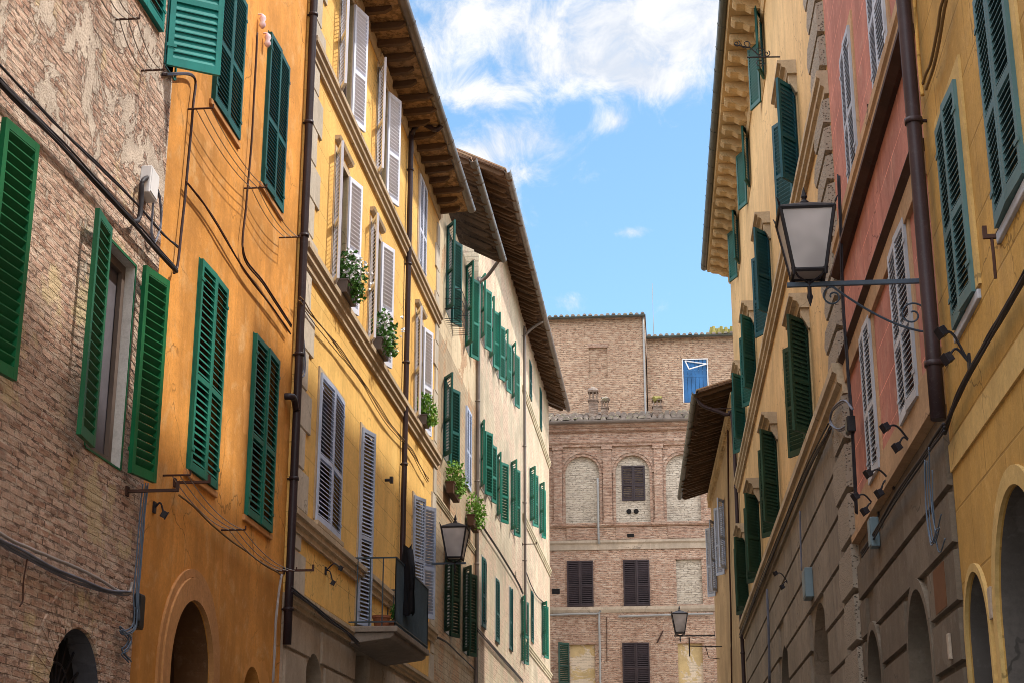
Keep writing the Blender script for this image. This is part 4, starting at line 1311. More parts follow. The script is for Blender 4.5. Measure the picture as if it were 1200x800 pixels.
# windows
def fw(l, t, r, bt, mat='sh_brown', **kw):
    return win(b, fx(l, (t + bt) / 2), fx(r, (t + bt) / 2), fz(bt), fz(t), mat, slat=.09, depth=.12, case='brick_trim', case_w=.09, **kw)
fw(665, 656, 695, 709, pl=4, pr=2); fw(731, 656, 761, 709, pl=2, pr=5)
fw(730, 753, 761, 806, pl=1, pr=3, label='lowest dark shutters in the centre'); 
for (l, t, r, bt, mt) in ((792, 656, 822, 708, 'infill'), (668, 754, 697, 806, 'plaster_yellow'), (794, 754, 823, 806, 'plaster_yellow')):
    xa, xb2, za, zb_ = fx(l, t), fx(r, t), fz(bt), fz(t)
    b.hole(xa, xb2, za, zb_, .12)
    MB().quad((xa - .01, .115, za - .01), (xb2 + .01, .115, za - .01), (xb2 + .01, .115, zb_ + .01), (xa - .01, .115, zb_ + .01)).build('bricked_up_window', mt, b.root)
    MB().box(xa - .08, xb2 + .08, -.02, .01, zb_ + .003, zb_ + .10).build('lintel', 'brick_trim', b.root)
archs = []
for cx_ in (682.5, 741.5, 800.5):
    xa, xb2 = fx(cx_ - 20, 570), fx(cx_ + 20, 570); zt_ = fz(533)
    b.hole(xa, xb2, zarch0, zt_, .16, arch=True)
    archs.append((xa, xb2, zt_))
b.wall(0, XR, 0, zg, 'brick_far', depth=3.4)
for i, (xa, xb2, zt_) in enumerate(archs):
    rr = (xb2 - xa) / 2
    m = MB().quad((xa - .02, .155, zarch0), (xb2 + .02, .155, zarch0), (xb2 + .02, .155, zt_ + .01), (xa - .02, .155, zt_ + .01)).build('blind_arch', 'infill', b.root)
    arch_ring(b, xa, xb2, zt_, rr, .13, .05, 'brick_trim', zarch0)
    arch_ring(b, xa - .134, xb2 + .134, zt_ + .134, rr + .134, .13, .09, 'brick_trim', zt_ - rr - .05, name='arch_moulding')
    if i == 1:
        q4 = (fx(729, 560), fx(755, 560), fz(585), fz(545))
        wv = win(b, q4[0], q4[1], q4[2], q4[3], 'sh_brown', slat=.09, depth=.10, pl=1, pr=2)
        wv.location.y = .155
        b.holes.pop()
        q = MB()
        for px in (737, 745.5):
            xx = fx(px, 598); zz = fz(598)
            q.tube([(xx, .10, zz), (xx, .153, zz)], .12, 14)
        q.build('vent', 'void', b.root)
# pilasters
for l, r in ((649, 659), (707, 717), (767, 777)):
    q = MB()
    xa, xb2 = fx(l, 570), fx(r, 570)
    q.box(xa, xb2, -.14, .01, zarch0, fz(526)); q.box(xa - .06, xb2 + .06, -.18, .01, fz(526), fz(521)); q.box(xa - .05, xb2 + .05, -.17, .01, zarch0 - .1, zarch0 + .12)
    q.build('pilaster', 'brick_trim', b.root)
# bands
MB().prof([(.01, fz(515)), (-.20, fz(515)), (-.20, fz(518)), (-.12, fz(520)), (-.12, fz(522)), (.01, fz(522))], 0, XR).build('arcade_cornice', 'brick_trim', b.root)
MB().prof([(.01, zarch0), (-.16, zarch0), (-.16, zarch0 - .12), (-.08, zarch0 - .18), (.01, zarch0 - .2)], 0, XR).build('string_course', 'brick_trim', b.root)
MB().prof([(.01, zc1), (-.14, zc1), (-.14, zc1 - .12), (-.06, zc1 - .2), (-.06, zc1b), (.01, zc1b)], 0, XR).build('string_course', 'far_band', b.root)
MB().prof([(.01, zc2), (-.10, zc2), (-.10, zc2 - .14), (-.04, zc2b), (.01, zc2b)], 0, XR).build('string_course', 'far_band', b.root)
for l, r in ((664, 700), (722, 762), (783, 822)):
    MB().box(fx(l, 620), fx(r, 620), -.05, .01, fz(631), fz(617)).build('panel', 'brick_trim', b.root)
# cornice and gutter
MB().prof([(.01, zg), (-.42, zg), (-.42, zg - .08), (-.30, zg - .16), (-.2, zg - .2), (-.2, zg - .3), (-.08, zg - .36), (.01, zg - .4)], 0, XR).build('cornice', 'brick_trim', b.root)
gutter(b, 0, XR, -.50, zg + .12, .14, 'gutter')
q = MB(); n = int(XR / .31); zr1 = zg + .1 + 3.4 * .34
for i in range(n):
    xc = (i + .5) * XR / n
    for j in range(7):
        ya = -.45 + j * .55; yb_ = ya + .6
        za = zg + .14 + (ya + .45) * .34; zb_ = zg + .12 + (yb_ + .45) * .34
        r = .135 + random.uniform(-.03, .03); jx = random.uniform(-.05, .05); jz = random.uniform(-.03, .08)
        Aq = [(xc + jx - r * math.cos(math.pi * k / 6), ya, za + jz + r * 1.05 * math.sin(math.pi * k / 6)) for k in range(7)]
        Bq = [(xc + jx - r * .85 * math.cos(math.pi * k / 6), yb_, zb_ + jz + r * .85 * math.sin(math.pi * k / 6)) for k in range(7)]
        q.hexa(Aq, Bq)
q.prof([(-.45, zg + .06), (3.6, zg + .06 + 4.05 * .34), (3.6, zg + 4.05 * .34), (-.45, zg)], 0, XR)
q.build('roof', 'tile_grey', b.root)
# white drain pipes
pipe(b, [(fx(700.5, 560), -.2, fz(637)), (fx(700.5, 560), -.2, fz(600)), (fx(700.5, 560), -.2, fz(560))], .05, 'steel', clips=9)
pipe(b, [(fx(645, 717), -.12, fz(719)), (fx(699, 717), -.12, fz(718.5)), (fx(702, 717), -.12, fz(724)), (fx(702, 717), -.12, fz(830))], .05, 'steel', clips=9, name='drain')
MB().tube([(fx(725, 722), -.14, fz(722)), (fx(836, 722), -.14, fz(720))], .05, 8).build('drain', 'steel', b.root)
MB().box(fx(647, 690), fx(656, 690), -.03, .01, fz(694), fz(688)).build('grating', 'void', b.root)
MB().box(fx(735, 627), fx(743, 627), -.08, -.049, fz(629), fz(625)).build('grating', 'void', b.root)
MB().tube([(fx(770, 753), -.04, fz(753)), (fx(777, 740), -.06, fz(739))], .035, 6).build('wall_anchor', 'iron_rust', b.root)
MB().tube([(fx(711, 760), -.04, fz(775)), (fx(711, 720), -.04, fz(722))], .02, 6).build('cable_duct', 'iron_rust', b.root)
wv = leaf(fx(667, 770), -.03, fz(800), fz(752), .62, 1, 140, .09).build('open_shutter', 'sh_dark', b.root)

# upper blocks behind
def chimney(b, l, r, t, bt, lab, mat, cap):
    xa, xb2 = b6.x(l, bt, -1.2), b6.x(r, bt, -1.2); z1_ = b6.z(l, t, -1.2); z0_ = b6.z(l, bt, -1.2) - .3
    cx_ = (xa + xb2) / 2; wd = xb2 - xa
    return cx_, wd, z0_, z1_
YU = YF + 3.6
bu = Bld('brick_tower_block', 'plain brick block with a bricked-up window rising behind the arched palace', (-7.0, YU), 0)
b = bu
xa = 0; xb2 = b.x(757, 430); zt_ = b.z(757, 372)
zl = b.z(640, 376)
wq = (b.x(690, 430), b.x(712, 430), b.z(700, 443), b.z(700, 407))
b.hole(wq[0], wq[1], wq[2], wq[3], .12)
b.wall(0, xb2, 0, zt_, 'brick_upper', depth=6)
MB().quad((wq[0] - .01, .11, wq[2] - .01), (wq[1] + .01, .11, wq[2] - .01), (wq[1] + .01, .11, wq[3] + .01), (wq[0] - .01, .11, wq[3] + .01)).build('bricked_up_window', 'brick_upper', b.root)
MB().box(wq[0] - .06, wq[1] + .06, -.03, .01, wq[3] + .003, wq[3] + .22).build('lintel', 'brick_trim', b.root)
def tilerow(b, x0, x1, z, mat, nm='roof'):
    q = MB(); n = int((x1 - x0) / .30)
    q.box(x0, x1, -.28, 5.9, z + .003, z + .07)
    for i in range(n):
        xc = x0 + (i + .5) * (x1 - x0) / n; r = .105; jz = random.uniform(-.015, .03)
        Aq = [(xc - r * math.cos(math.pi * k / 6), -.34, z + .07 + jz + r * math.sin(math.pi * k / 6)) for k in range(7)]
        Bq = [(xc - r * math.cos(math.pi * k / 6), 5.9, z + .4 + r * math.sin(math.pi * k / 6)) for k in range(7)]
        q.hexa(Aq, Bq)
    q.build(nm, mat, b.root)
tilerow(b, 0, xb2 + .05, zt_, 'tile_grey')
gutter(b, 0, xb2 + .05, -.36, zt_ + .02, .09, 'gutter_dk')
pipe(b, [(xb2 - .08, -.06, zt_ - 7), (xb2 - .08, -.06, zt_ - 3), (xb2 - .08, -.06, zt_)], .05, 'steel', clips=9)
bv = Bld('brick_annex', 'lower brick block with a bright blue window beside the taller brick block', (bu.w(xb2 + .05, 0, 0).x, YU + .35), 0)
b = bv
xv1 = b.x(890, 430); zv = b.z(810, 396)
wq = (b.x(801, 445), b.x(829, 445), b.z(815, 471), b.z(815, 421))
b.hole(wq[0], wq[1], wq[2], wq[3], .18)
b.wall(0, xv1, 0, zv, 'brick_upper', depth=6)
m = MB()
for a in ((wq[0] - .05, wq[0], wq[2], wq[3] + .05), (wq[1], wq[1] + .05, wq[2], wq[3] + .05), (wq[0], wq[1], wq[3], wq[3] + .05)): m.box(a[0], a[1], -.03, .01, a[2], a[3])
wb_ = m.build('window', 'box_white', b.root)
zc_ = wq[2] + (wq[3] - wq[2]) * .62
q = MB(); n = 6
for i in range(n):
    a = wq[0] + .01 + (wq[1] - wq[0] - .02) * i / n; c = wq[0] + .01 + (wq[1] - wq[0] - .02) * (i + 1) / n - .015
    q.box(a, c, .03, .06, wq[2] + .01, wq[3] - .01)
q.box(wq[0] + .012, wq[1] - .012, .02, .029, wq[2] + .02, wq[2] + .14); q.box(wq[0] + .012, wq[1] - .012, .02, .029, zc_ - .06, zc_ + .06)
q.build('shutter', 'sh_blue', wb_)
q = MB()   # tilted sash
P0 = Vector((wq[0] + .12, -.02, wq[3] - .06)); P1 = Vector((wq[1] - .06, -.05, wq[3] - .18)); P2 = Vector((wq[0] + .30, -.40, wq[3] - .62))
P1b = Vector((wq[1] - .02, -.1, wq[3] - .28))
for a, c in ((P0, P1b), (P1b, P2), (P2, P0)): q.tube([a, c], .035, 6)
q.build('tilted_sash', 'box_white', wb_)
tilerow(b, 0, xv1, zv, 'tile_grey')
gutter(b, 0, xv1, -.36, zv + .02, .09, 'gutter_dk')
q = MB()
for i in range(9):
    xx = b.x(845, 388) + (i - 4) * .13
    q.tube([(xx, -.1 + random.uniform(-.1, .1), zv + .15), (xx + random.uniform(-.05, .05), -.1, zv + .38 + random.uniform(0, .18))], [.13, .08], 7)
q.build('moss_tuft', 'moss', b.root)
# chimneys on the palace roof: parts of the palace
b = b6
for (l, r, t, bt, kind) in ((689, 702, 456, 488, 'round'), (704, 714, 468, 488, 'square'), (764, 777, 467, 487, 'square')):
    yy = 1.4
    xa, xb2 = b.x(l, bt, -yy), b.x(r, bt, -yy); z1_ = b.z(l, t, -yy); z0_ = zg + .1
    c = (xa + xb2) / 2; hw = (xb2 - xa) / 2 * .8; h = z1_ - z0_
    q = MB()
    q.box(c - hw, c + hw, yy - hw, yy + hw, z0_, z1_ - h * .30)
    q.box(c - hw * 1.2, c + hw * 1.2, yy - hw * 1.2, yy + hw * 1.2, z1_ - h * .30, z1_ - h * .26)
    for u in (-1, 0, 1):
        for v in (-1, 1):
            q.box(c + u * hw * .8 - hw * .15, c + u * hw * .8 + hw * .15, yy + v * hw * .8 - hw * .15, yy + v * hw * .8 + hw * .15, z1_ - h * .26, z1_ - h * .08)
    q.box(c - hw * 1.2, c + hw * 1.2, yy - hw * 1.2, yy + hw * 1.2, z1_ - h * .08, z1_ - h * .04)
    ch = q.build('chimney', 'chimney_old', b.root)
    q = MB()
    if kind == 'round':
        q.tube([(c, yy, z1_ - h * .04), (c, yy, z1_ + .02), (c, yy, z1_ + .12)], [hw * 1.3, hw * 1.1, hw * .3], 10)
        q.build('chimney_cap', 'tile_grey', ch)
    else:
        for i in range(7):
            q.tube([(c + random.uniform(-hw, hw), yy + random.uniform(-hw, hw) - .1, z1_ - h * .05), (c + random.uniform(-hw, hw), yy, z1_ + random.uniform(.05, .14))], [.14, .06], 7)
        q.build('chimney_cap', 'moss' if l > 750 else 'tile_grey', ch)
# aerial
W = bv.w(bv.x(766, 390, -1), 1.0, zv)
r = MB().tube([(0, 0, 0), (0, 0, 1.2), (0, 0, bv.z(766, 332, -1) - zv)], [.022, .018, .012], 6).tube([(-.05, 0, .02), (-.05, 0, .5)], .02, 6).build('aerial', 'steel')
r.location = W
tag(r, 'thin white aerial mast standing on the far brick roof', 'aerial')

# ================================================================== THINGS
# lamps
lantern_at(b9, (1084, 329), (948, 329), (922, 331), .50, 'big black lantern on a blue-grey scrolled bracket from the red house', gh=.66)
lantern_at(b4, (491, 660), (533, 660), (546, 660), .56, 'street lantern on the left wall beside the balcony of the yellow house', scroll=False)
lantern_at(b7, (838, 744), (797, 744), (790, 744), .62, 'small far lantern hanging in front of the brick palace', scroll=False, arm_mat='iron')
# flower boxes
b = b3
for mid_px, mid_py, zz, lab, n, kind, mt in ((398, 270, zC[1] + .0, 'flower box spilling white blossoms under the first second-floor window', 420, 'flowers', 'leaf'),
                              (438, 345, zC[1], 'flower box of white blossoms on the sill beside the brown downpipe', 420, 'flowers', 'leaf'),
                              (490, 440, zC[1], 'small planter with bright light-green herbs on the yellow house', 420, 'herbs', 'leaf_lt')):
    xc = b.x(mid_px, mid_py)
    planter(b, xc + (.05 if kind == 'flowers' else 0), -.15, zz + .01, .85 if kind == 'flowers' else .45, lab, kind, n=n, mat=mt, rx=.46, rz=.40 if kind == 'flowers' else .34, box='sash', size=.085)
b = b4
xc = b.x(524, 500)
planter(b, xc + .1, -.16, b.z(524, 572, .16), 1.3, 'brown window box with trailing leaves, left one on the cream house', 'herbs', n=420, box='box_wood', mat='leaf_lt', rx=.5, rz=.42, size=.09, h=.26)
xc = b.x(548, 560)
planter(b, xc + .1, -.16, b.z(546, 606, .16), 1.3, 'brown window box with trailing leaves under the pale blue shutters', 'herbs', n=420, box='box_wood', mat='leaf_lt', rx=.55, rz=.45, size=.09, h=.26)
planter(b3, xb0 + .28, -dep * .62, zsl + .002, .32, 'terracotta pot at the near end of the balcony', 'pot', n=0, h=.2)
planter(b3, xb0 + 1.3, -dep * .7, zsl + .002, .30, 'potted plant behind the railing on the balcony', 'pot', n=160, h=.24, rz=.2, rx=.2)
# hanging black coat on the balcony
Wc = b3.w(xb0 + .9, -dep + .05, zr)
q = MB(); nu, nv = 13, 16
for sgn in (-1, 1):
    G = []
    for j in range(nv + 1):
        v = j / nv
        wdt = .10 + .14 * min(1, v * 3.2) + .06 * v
        for i in range(nu + 1):
            u = i / nu * 2 - 1
            yy = sgn * (.05 + .035 * math.sin(u * 7 + v * 2) * v + .02) * math.cos(u * 1.45)
            G.append((u * wdt * 1.25 + .03 * math.sin(v * 5), yy - .06, .36 - v * 1.15 - .10 * abs(u) * (1 - v) + .035 * math.sin(u * 5 + 1) * v))
    q.add([(gx * 1.25, gy, gz * 1.12) for gx, gy, gz in G], [(j * (nu + 1) + i, j * (nu + 1) + i + 1, (j + 1) * (nu + 1) + i + 1, (j + 1) * (nu + 1) + i) for j in range(nv) for i in range(nu)])
coat = q.build('coat', 'cloth', None, smooth=True)
coat.location = Wc; coat.rotation_euler = (0, 0, R(115))
tag(coat, 'black coat hung up to dry on the balcony railing', 'coat')
q = MB()
for sgn in (-1, 1):
    q.tube([(sgn * .17, -.06, .25), (sgn * .30, -.07, -.1), (sgn * .33, -.06, -.48)], [.055, .06, .05], 8)
q.build('sleeve', 'cloth', coat, smooth=True)

# spotlights
spot(b3, (381, 668), [(399, 665), (390, 682)], 'pair of little spotlights on a forked arm below the grey shutter')
spot(b2, (180, 594), [(192, 602)], 'single rusty spotlight on a hooked arm at the edge of the orange wall')
spot(b9, (1071, 521), [(1038, 500), (1052, 523)], 'pair of black spotlights under the larger pale shutter of the red house')
spot(b9, (1048, 566), [(1018, 554), (1031, 577)], 'pair of black spotlights beneath the farther pale shutter of the red house')
spot(b9, (1030, 598), [(1003, 581), (1014, 598)], 'pair of black spotlights at the far corner of the red house')
spot(b10, (1137, 423), [(1104, 389), (1111, 419)], 'pair of black spotlights beside the drainpipe on the deep yellow wall')
spot(b8, (926, 685), [(909, 671), (917, 687)], 'pair of spotlights on the grey stone base near the blue-grey box')
# boxes
wbox(b1, (181, 216), .26, .32, .12, 'box_white', 'junction_box', 'white junction box with open flap on the brick wall', 'junction box', rx=.1)
wbox(b2, (166, 716), .17, .36, .10, 'box_black', 'meter_box', 'black box on the orange wall at the foot of the blue cables', 'meter box')
wbox(b8, (942, 684), .50, .48, .13, 'box_grey', 'electric_box', 'blue-grey electric box on the grey stone base of the palace', 'electric box', out=.05)
wbox(b9, (1019, 624), .22, .34, .10, 'box_grey', 'electric_box', 'blue-grey electric box at the far corner of the red house', 'electric box', out=.05)
wbox(b8, (992, 498), .22, .20, .10, 'box_black', 'junction_box', 'small dark junction box in a loop of grey cable on the palace corner', 'junction box', out=.1)
# cables
cable(b1, [(-40, 55), (0, 100), (50, 150), (95, 197), (150, 257), (175, 285), (205, 318)], .016, 'cable', 'thick bundle of black cables crossing the brick wall diagonally', strands=7, jit=.05, out=.07)
cable(b1, [(-40, 30), (0, 75), (60, 140), (110, 188), (160, 240), (190, 272), (207, 288)], .012, 'cable', 'thin pair of black cables above the thick bundle on the brick wall', strands=2, jit=.02)
cable(b1, [(151, 258), (160, 255), (163, 232), (164, 212), (172, 206), (178, 208)], .024, 'cable', 'black conduit bending up to the white junction box', strands=1, wav=0)
cable(b1, [(180, 222), (177, 250), (176, 272), (180, 284), (187, 262), (186, 235), (183, 224)], .009, 'cable_grey', 'loop of thin grey wires hanging under the white junction box', strands=5, jit=.03)
cable(b2, [(190, 88), (226, 90), (225, 130), (218, 210), (212, 270), (207, 313), (203, 320)], .017, 'pipe', 'brown conduit running down the edge of the orange wall', strands=2, jit=.03, wav=.006)
cable(b2, [(217, 212), (250, 258), (286, 318), (320, 362), (338, 390)], .012, 'iron_rust', 'pair of rusty cables sloping across the orange wall', strands=2, jit=.05)
cable(b2, [(301, 40), (299, 80), (294, 170), (288, 240), (285, 298), (310, 335), (341, 382)], .011, 'iron_rust', 'rusty cable dropping from two insulators on the orange wall', strands=2, jit=.02, wav=.006)
cable(b2, [(208, 577), (240, 606), (280, 640), (310, 660), (327, 672)], .013, 'cable_tan', 'brown cable sagging below the lower orange windows', strands=1)
cable(b1, [(-40, 605), (0, 634), (40, 655), (80, 675), (120, 690), (150, 695)], .014, 'cable_grey', 'grey cable bundle crossing low on the brick wall', strands=5, jit=.04, out=.06)
cable(b1, [(-40, 595), (0, 625), (50, 648), (100, 672), (140, 693), (150, 690), (152, 683)], .013, 'wire', 'pale cable above the low grey bundle on the brick wall', strands=1)
cable(b2, [(167, 562), (163, 600), (160, 640), (156, 690), (157, 720)], .010, 'cable_blue', 'blue cables falling down the joint of brick and orange walls', strands=5, jit=.10, out=.06)
cable(b1, [(157, 715), (155, 735), (143, 742), (140, 738), (150, 748), (146, 760), (142, 765), (150, 775)], .011, 'cable_blue', 'tangle of blue cable ends under the black box', strands=4, jit=.05)
cable(b1, [(29, 655), (25, 680), (24, 705), (20, 714)], .007, 'iron_rust', 'short rusty wire dangling from the low cable', strands=1)
cable(b2, [(328, 672), (322, 720), (320, 760), (318, 800)], .012, 'wire', 'pale cables along the drainpipe at the end of the orange wall', strands=2, jit=.03)
cable(b3, [(348, 350), (365, 372), (395, 410), (425, 450), (450, 490), (475, 520), (490, 545), (500, 562)], .013, 'cable_tan', 'looping tan cables across the yellow wall below the second floor', strands=4, jit=.07, wav=.04)
cable(b3, [(352, 365), (353, 390), (355, 430), (350, 440)], .012, 'cable_grey', 'grey cable loop on the quoins of the yellow house', strands=2, jit=.04)
cable(b3, [(340, 690), (360, 705), (380, 722), (402, 738), (420, 755)], .02, 'cable', 'black cable bundle under the base moulding of the yellow house', strands=4, jit=.04, out=.15)
cable(b4, [(500, 745), (520, 752), (540, 770), (556, 785)], .014, 'cable', 'dark cable low on the cream house', strands=2, jit=.05)
cable(b5, [(562, 612), (575, 632), (590, 655), (605, 680), (612, 695)], .02, 'cable', 'cable bundle between the upper rows of the worn plaster house', strands=3, jit=.06)
cable(b5, [(557, 735), (575, 755), (595, 778), (612, 797)], .02, 'cable', 'cable bundle low on the worn plaster house', strands=4, jit=.08)
cable(b5, [(616, 670), (622, 685), (630, 700), (640, 708)], .02, 'cable', 'curved cable near the far end of the worn plaster house', strands=1)
cable(b10, [(1216, 300), (1190, 345), (1160, 398), (1135, 440), (1118, 478), (1108, 505)], .016, 'cable', 'thick twisted cable bundle on the deep yellow wall', strands=7, jit=.035, out=.06, wav=.012)
cable(b9, [(1110, 500), (1090, 530), (1060, 572), (1030, 622), (1012, 650)], .016, 'cable', 'black cable bundle along the brown stone base of the red house', strands=5, jit=.05, out=.1)
cable(b9, [(1097, 535), (1098, 580), (1102, 620), (1106, 632), (1112, 615)], .009, 'cable_blue', 'blue cables dropping to a hook beneath the big drainpipe', strands=5, jit=.16, out=.08)
cable(b10, [(1113, 0), (1108, 25), (1098, 75), (1088, 105)], .016, 'cable_tan', 'pair of brown cables rising beside the dark drainpipe', strands=2, jit=.05)
cable(b10, [(1075, -10), (1078, 40), (1083, 100), (1085, 115)], .022, 'yellow_r', 'yellow painted conduit next to the dark drainpipe', strands=1, wav=0)
cable(b8, [(984, 205), (987, 280), (989, 350), (994, 420), (1000, 500), (1005, 600)], .016, 'cable', 'grey cables running down the joint of palace and red house', strands=4, jit=.05, out=.12, wav=.015)
cable(b8, [(1002, 480), (992, 470), (978, 480), (976, 495), (985, 503), (995, 500)], .012, 'cable_grey', 'loop of grey cable round the small junction box', strands=2, jit=.03, out=.14)
cable(b8, [(975, 500), (955, 535), (935, 580), (910, 640), (885, 702), (868, 745)], .02, 'cable', 'black cable bundle hung under the base moulding of the palace', strands=5, jit=.08, out=.12, wav=.02)
cable(b8, [(939, 598), (940, 640), (941, 668)], .02, 'cable_grey', 'grey conduit dropping to the blue-grey electric box', strands=1, out=.08, wav=0)
cable(b8, [(900, 690), (902, 740), (903, 800)], .022, 'cable_grey', 'blue conduit on the farther part of the stone base', strands=2, jit=.05, out=.08, wav=0)
cable(b7, [(853, 470), (854, 560), (855, 640), (857, 720), (858, 800)], .03, 'iron_rust', 'dark cable down the corner of the brown house', strands=2, out=.05)
for (px, py, lab) in ((302, 27, 'upper white insulator hanging on the orange wall'), (308, 49, 'lower white insulator hanging on the orange wall')):
    x, z = b2.xz(px, py)
    o = MB().tube([(0, -.06, .13), (0, -.07, .10), (0, -.07, .06), (0, -.07, .02), (0, -.07, -.04), (0, -.07, -.09)], [.012, .035, .05, .032, .05, .02], 10).tube([(0, .02, .13), (0, -.06, .13)], .010, 6).build('insulator', 'petal_pink', smooth=True)
    o.location = b2.w(x, 0, z); o.rotation_euler = (0, 0, b2.rz); tag(o, lab, 'insulator')
for (bb, px, py, w_, h_, lab) in ((b10, 1164, 706, .11, .24, 'small pale tile plaque between the deep yellow arches'), (b9, 1121, 757, .08, .22, 'white plaque low at the corner of the dark rusticated ground floor'), (b5, 604, 672, .35, .14, 'white lamp box on the worn plaster wall')):
    x, z = bb.xz(px, py)
    o = MB().box(-w_ / 2, w_ / 2, -.03, 0, -h_ / 2, h_ / 2).build('plaque' if bb is not b5 else 'lamp_box', 'far_band', bevel=.006)
    o.location = bb.w(min(x, -.08) if bb is b9 else x, -.046 if bb is b9 else 0, z); o.rotation_euler = (0, 0, bb.rz); tag(o, lab, 'plaque' if bb is not b5 else 'box')
# clotheslines
closeline(b1, [(128, -30), (160, 22), (189, 82)], 'thin clothesline wires below the aqua shutters', out=.22, n=3)
closeline(b2, [(247, 127), (310, 220), (349, 278)], 'clothesline strung below the upper orange windows')
closeline(b2, [(220, 556), (285, 620), (345, 668)], 'clothesline strung below the lower orange windows')
def hook(b, px, py, L_, label, drop=.0):
    x, z = b.xz(px, py)
    W = b.w(x, 0, z)
    q = MB().box(-.015, .015, -L_, .02, -.015, .015).box(-.015, .015, -L_, -L_ + .03, .016, .08).box(-.04, .04, -.02, .0, -.05, .05)
    if drop: q.tube([(0, -L_ * .5, -.02), (.01, -L_ * .5, -drop * .5), (0, -L_ * .5, -drop)], .012, 6)
    o = q.build('iron_hook', 'iron_rust'); o.location = W; o.rotation_euler = (0, 0, b.rz)
    tag(o, label, 'iron hook')
hook(b1, 148, 575, .55, 'long rusty iron bar under the near green shutter')
hook(b2, 204, 565, .42, 'dark iron bar below the left lower orange window')
hook(b2, 332, 668, .45, 'iron bar on the drainpipe at the end of the orange wall')
hook(b10, 1172, 277, .12, 'small iron hook with a chain between the deep yellow windows', drop=.32)
hook(b9, 1027, 130, .10, 'little iron hook between the upper red windows')
hook(b5, 612, 637, .55, 'iron bar on the pipe of the worn plaster house')
x, z = b3.xz(451, 562)
o = MB().tube([(0, 0, 0), (0, -.10, .0)], .03, 8).box(-.05, .05, -.16, -.10, -.06, .06).build('wall_siren', 'iron'); o.location = b3.w(x, 0, z); o.rotation_euler = (0, 0, b3.rz)
tag(o, 'small black fitting beside the balcony shutters', 'wall fitting')
# iron bracket in front of the palace, low
x, z = b7.xz(846, 757)
W = b7.w(x, 0, z)
q = MB().tube([(0, 0, 0), (0, -1.2, .03)], .02, 6).tube([(0, -1.2, -.35), (0, -1.2, .35)], .025, 6).tube([(0, -.1, -.45), (0, -.5, -.4), (0, -.6, 0)], .015, 6)
o = q.build('iron_bracket', 'iron'); o.location = W; o.rotation_euler = (0, 0, b7.rz)
tag(o, 'empty iron bracket below the far lantern', 'iron bracket')

# ================================================================== ground, sky, light
g = MB().quad((-400, -400, 0), (400, -400, 0), (400, 400, 0), (-400, 400, 0)).build('ground', 'plaster_grey'); g['kind'] = 'structure'
g = MB().quad((XL - .1, -30, .004), (2.9, -30, .004), (2.9, YF, .004), (XL - .1, YF, .004)).build('road', 'pave'); g['kind'] = 'structure'

SUN_DIR = Vector((.56, .05, .83)).normalized()
sun = bpy.data.lights.new('sun', 'SUN'); sun.energy = 5.0; sun.angle = R(2.0); sun.color = (1, .94, .84)
so = bpy.data.objects.new('sun', sun); COL.objects.link(so)
so.rotation_euler = SUN_DIR.to_track_quat('Z', 'Y').to_euler()
so.location = (0, 0, 40)

w = bpy.data.worlds.new('World'); sc.world = w; w.use_nodes = True
nt = w.node_tree; N = nt.nodes; Lk = nt.links
bg = N['Background']
sky = N.new('ShaderNodeTexSky'); sky.sky_type = 'NISHITA'; sky.sun_disc = False
sky.sun_elevation = math.asin(SUN_DIR.z); sky.sun_rotation = math.atan2(SUN_DIR.x, SUN_DIR.y)
sky.air_density = 1.0; sky.dust_density = .6; sky.ozone_density = 1.2
tc = N.new('ShaderNodeTexCoord')
def nm(op, a, b_=0.0, c=None):
    nd = N.new('ShaderNodeMath'); nd.operation = op
    for i, v in enumerate((a, b_, c)):
        if v is None: continue
        if hasattr(v, 'links'): Lk.new(v, nd.inputs[i])
        else: nd.inputs[i].default_value = v
    return nd.outputs[0]
def dot(v):
    nd = N.new('ShaderNodeVectorMath'); nd.operation = 'DOT_PRODUCT'
    Lk.new(tc.outputs['Generated'], nd.inputs[0]); nd.inputs[1].default_value = v
    return nd.outputs['Value']
def mr(v, a, b_, c, d):
    nd = N.new('ShaderNodeMapRange'); nd.interpolation_type = 'SMOOTHSTEP'
    Lk.new(v, nd.inputs[0])
    for i, q_ in enumerate((a, b_, c, d)): nd.inputs[i + 1].default_value = q_
    return nd.outputs[0]
def noi(scale, det, rough, vec=None, dist=0):
    nd = N.new('ShaderNodeTexNoise'); Lk.new(vec or tc.outputs['Generated'], nd.inputs['Vector'])
    nd.inputs['Scale'].default_value = scale; nd.inputs['Detail'].default_value = det; nd.inputs['Roughness'].default_value = rough; nd.inputs['Distortion'].default_value = dist
    return nd.outputs[0]
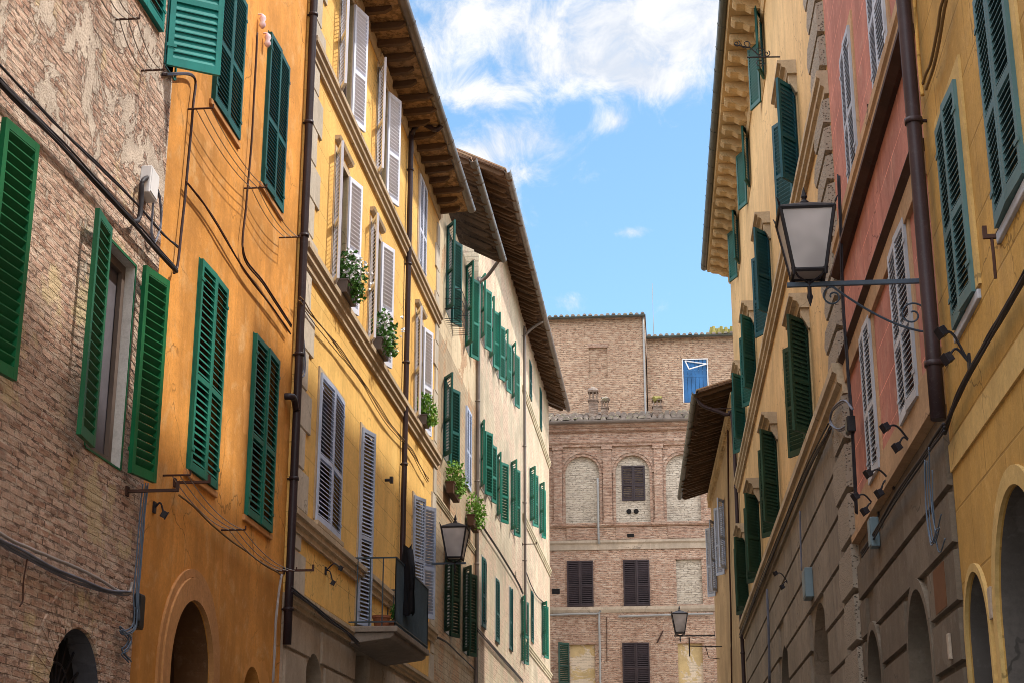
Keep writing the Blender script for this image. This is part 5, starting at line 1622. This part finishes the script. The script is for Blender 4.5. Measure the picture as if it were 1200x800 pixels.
# sky directions of the clouds over the street
cdir = ray(680, 150).normalized()
e1 = cdir.cross(Vector((0, 0, 1))).normalized(); e2 = e1.cross(cdir).normalized()
U = dot(e1); V = dot(e2)
def uv(px, py):
    d = ray(px, py).normalized(); return d.dot(e1), d.dot(e2)
acc = None
for (px, py, a, c, k) in ((690, 25, 150, 50, .98), (820, 30, 110, 55, 1.1), (540, 20, 75, 32, .7), (560, 112, 58, 17, 1.0), (724, 142, 22, 17, .85), (610, 165, 70, 22, .6), (555, 185, 40, 16, .9), (660, 80, 70, 26, .75), (500, 70, 40, 22, .7), (595, 150, 90, 20, .45), (580, 205, 50, 10, .7), (735, 85, 50, 18, .7),
                          (742, 272, 24, 7, .75), (650, 190, 70, 22, .38), (660, 355, 40, 12, .5), (770, 105, 45, 18, .8), (610, 240, 40, 30, .25)):
    u0, v0 = uv(px, py)
    du = nm('MULTIPLY', nm('SUBTRACT', U, u0), F / a); dv = nm('MULTIPLY', nm('SUBTRACT', V, v0), F / c)
    d2 = nm('ADD', nm('MULTIPLY', du, du), nm('MULTIPLY', dv, dv))
    g_ = nm('MULTIPLY', nm('POWER', 2.718, nm('MULTIPLY', d2, -.9)), k)
    acc = g_ if acc is None else nm('ADD', acc, g_)
n1 = noi(30, 7, .66, dist=.5); n2 = noi(9, 6, .6)
dens = nm('ADD', acc, nm('MULTIPLY', nm('SUBTRACT', n1, .5), 2.6))
dens = nm('ADD', dens, nm('MULTIPLY', nm('SUBTRACT', n2, .5), .8))
front = mr(nm('MULTIPLY', dot(cdir), 1.0), .80, .93, 0, 1)
cl_front = nm('MULTIPLY', mr(dens, .22, 1.35, 0, 1), front)
# unseen bright cloud cover, added outside the view as fill light for shaded walls
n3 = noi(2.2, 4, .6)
cl_fill = nm('MULTIPLY', mr(n3, .36, .52, 0, 1), nm('SUBTRACT', 1.0, front))
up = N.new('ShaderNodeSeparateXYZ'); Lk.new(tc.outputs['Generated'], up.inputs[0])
cl_fill = nm('MULTIPLY', cl_fill, mr(up.outputs[2], -.02, .12, 0, 1))
def mixc(f, a, b_):
    nd = N.new('ShaderNodeMix'); nd.data_type = 'RGBA'
    Lk.new(f, nd.inputs[0])
    for i, v in ((6, a), (7, b_)):
        if isinstance(v, tuple): nd.inputs[i].default_value = (*v, 1)
        else: Lk.new(v, nd.inputs[i])
    return nd.outputs[2]
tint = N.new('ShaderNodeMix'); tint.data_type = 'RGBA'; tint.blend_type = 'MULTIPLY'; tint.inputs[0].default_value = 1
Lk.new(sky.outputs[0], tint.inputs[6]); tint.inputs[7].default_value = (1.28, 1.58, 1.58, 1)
cshade = mixc(mr(nm('ADD', n1, nm('MULTIPLY', n2, .5)), .60, .92, 0, 1), (4.6, 5.0, 5.7), (6.4, 6.45, 6.6))
c = mixc(cl_front, tint.outputs[2], cshade)
c = mixc(cl_fill, c, (17.5, 17.8, 18.6))
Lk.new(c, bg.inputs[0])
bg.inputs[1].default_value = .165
w.cycles.sampling_method = 'MANUAL'
w.cycles.sample_map_resolution = 256

sc.view_settings.view_transform = 'Standard'
sc.view_settings.look = 'None'
sc.view_settings.exposure = 0
sc.view_settings.gamma = 1
sc.cycles.max_bounces = 6
sc.cycles.diffuse_bounces = 4

sc.cycles.pixel_filter_type = 'BLACKMAN_HARRIS'
sc.cycles.filter_width = .9
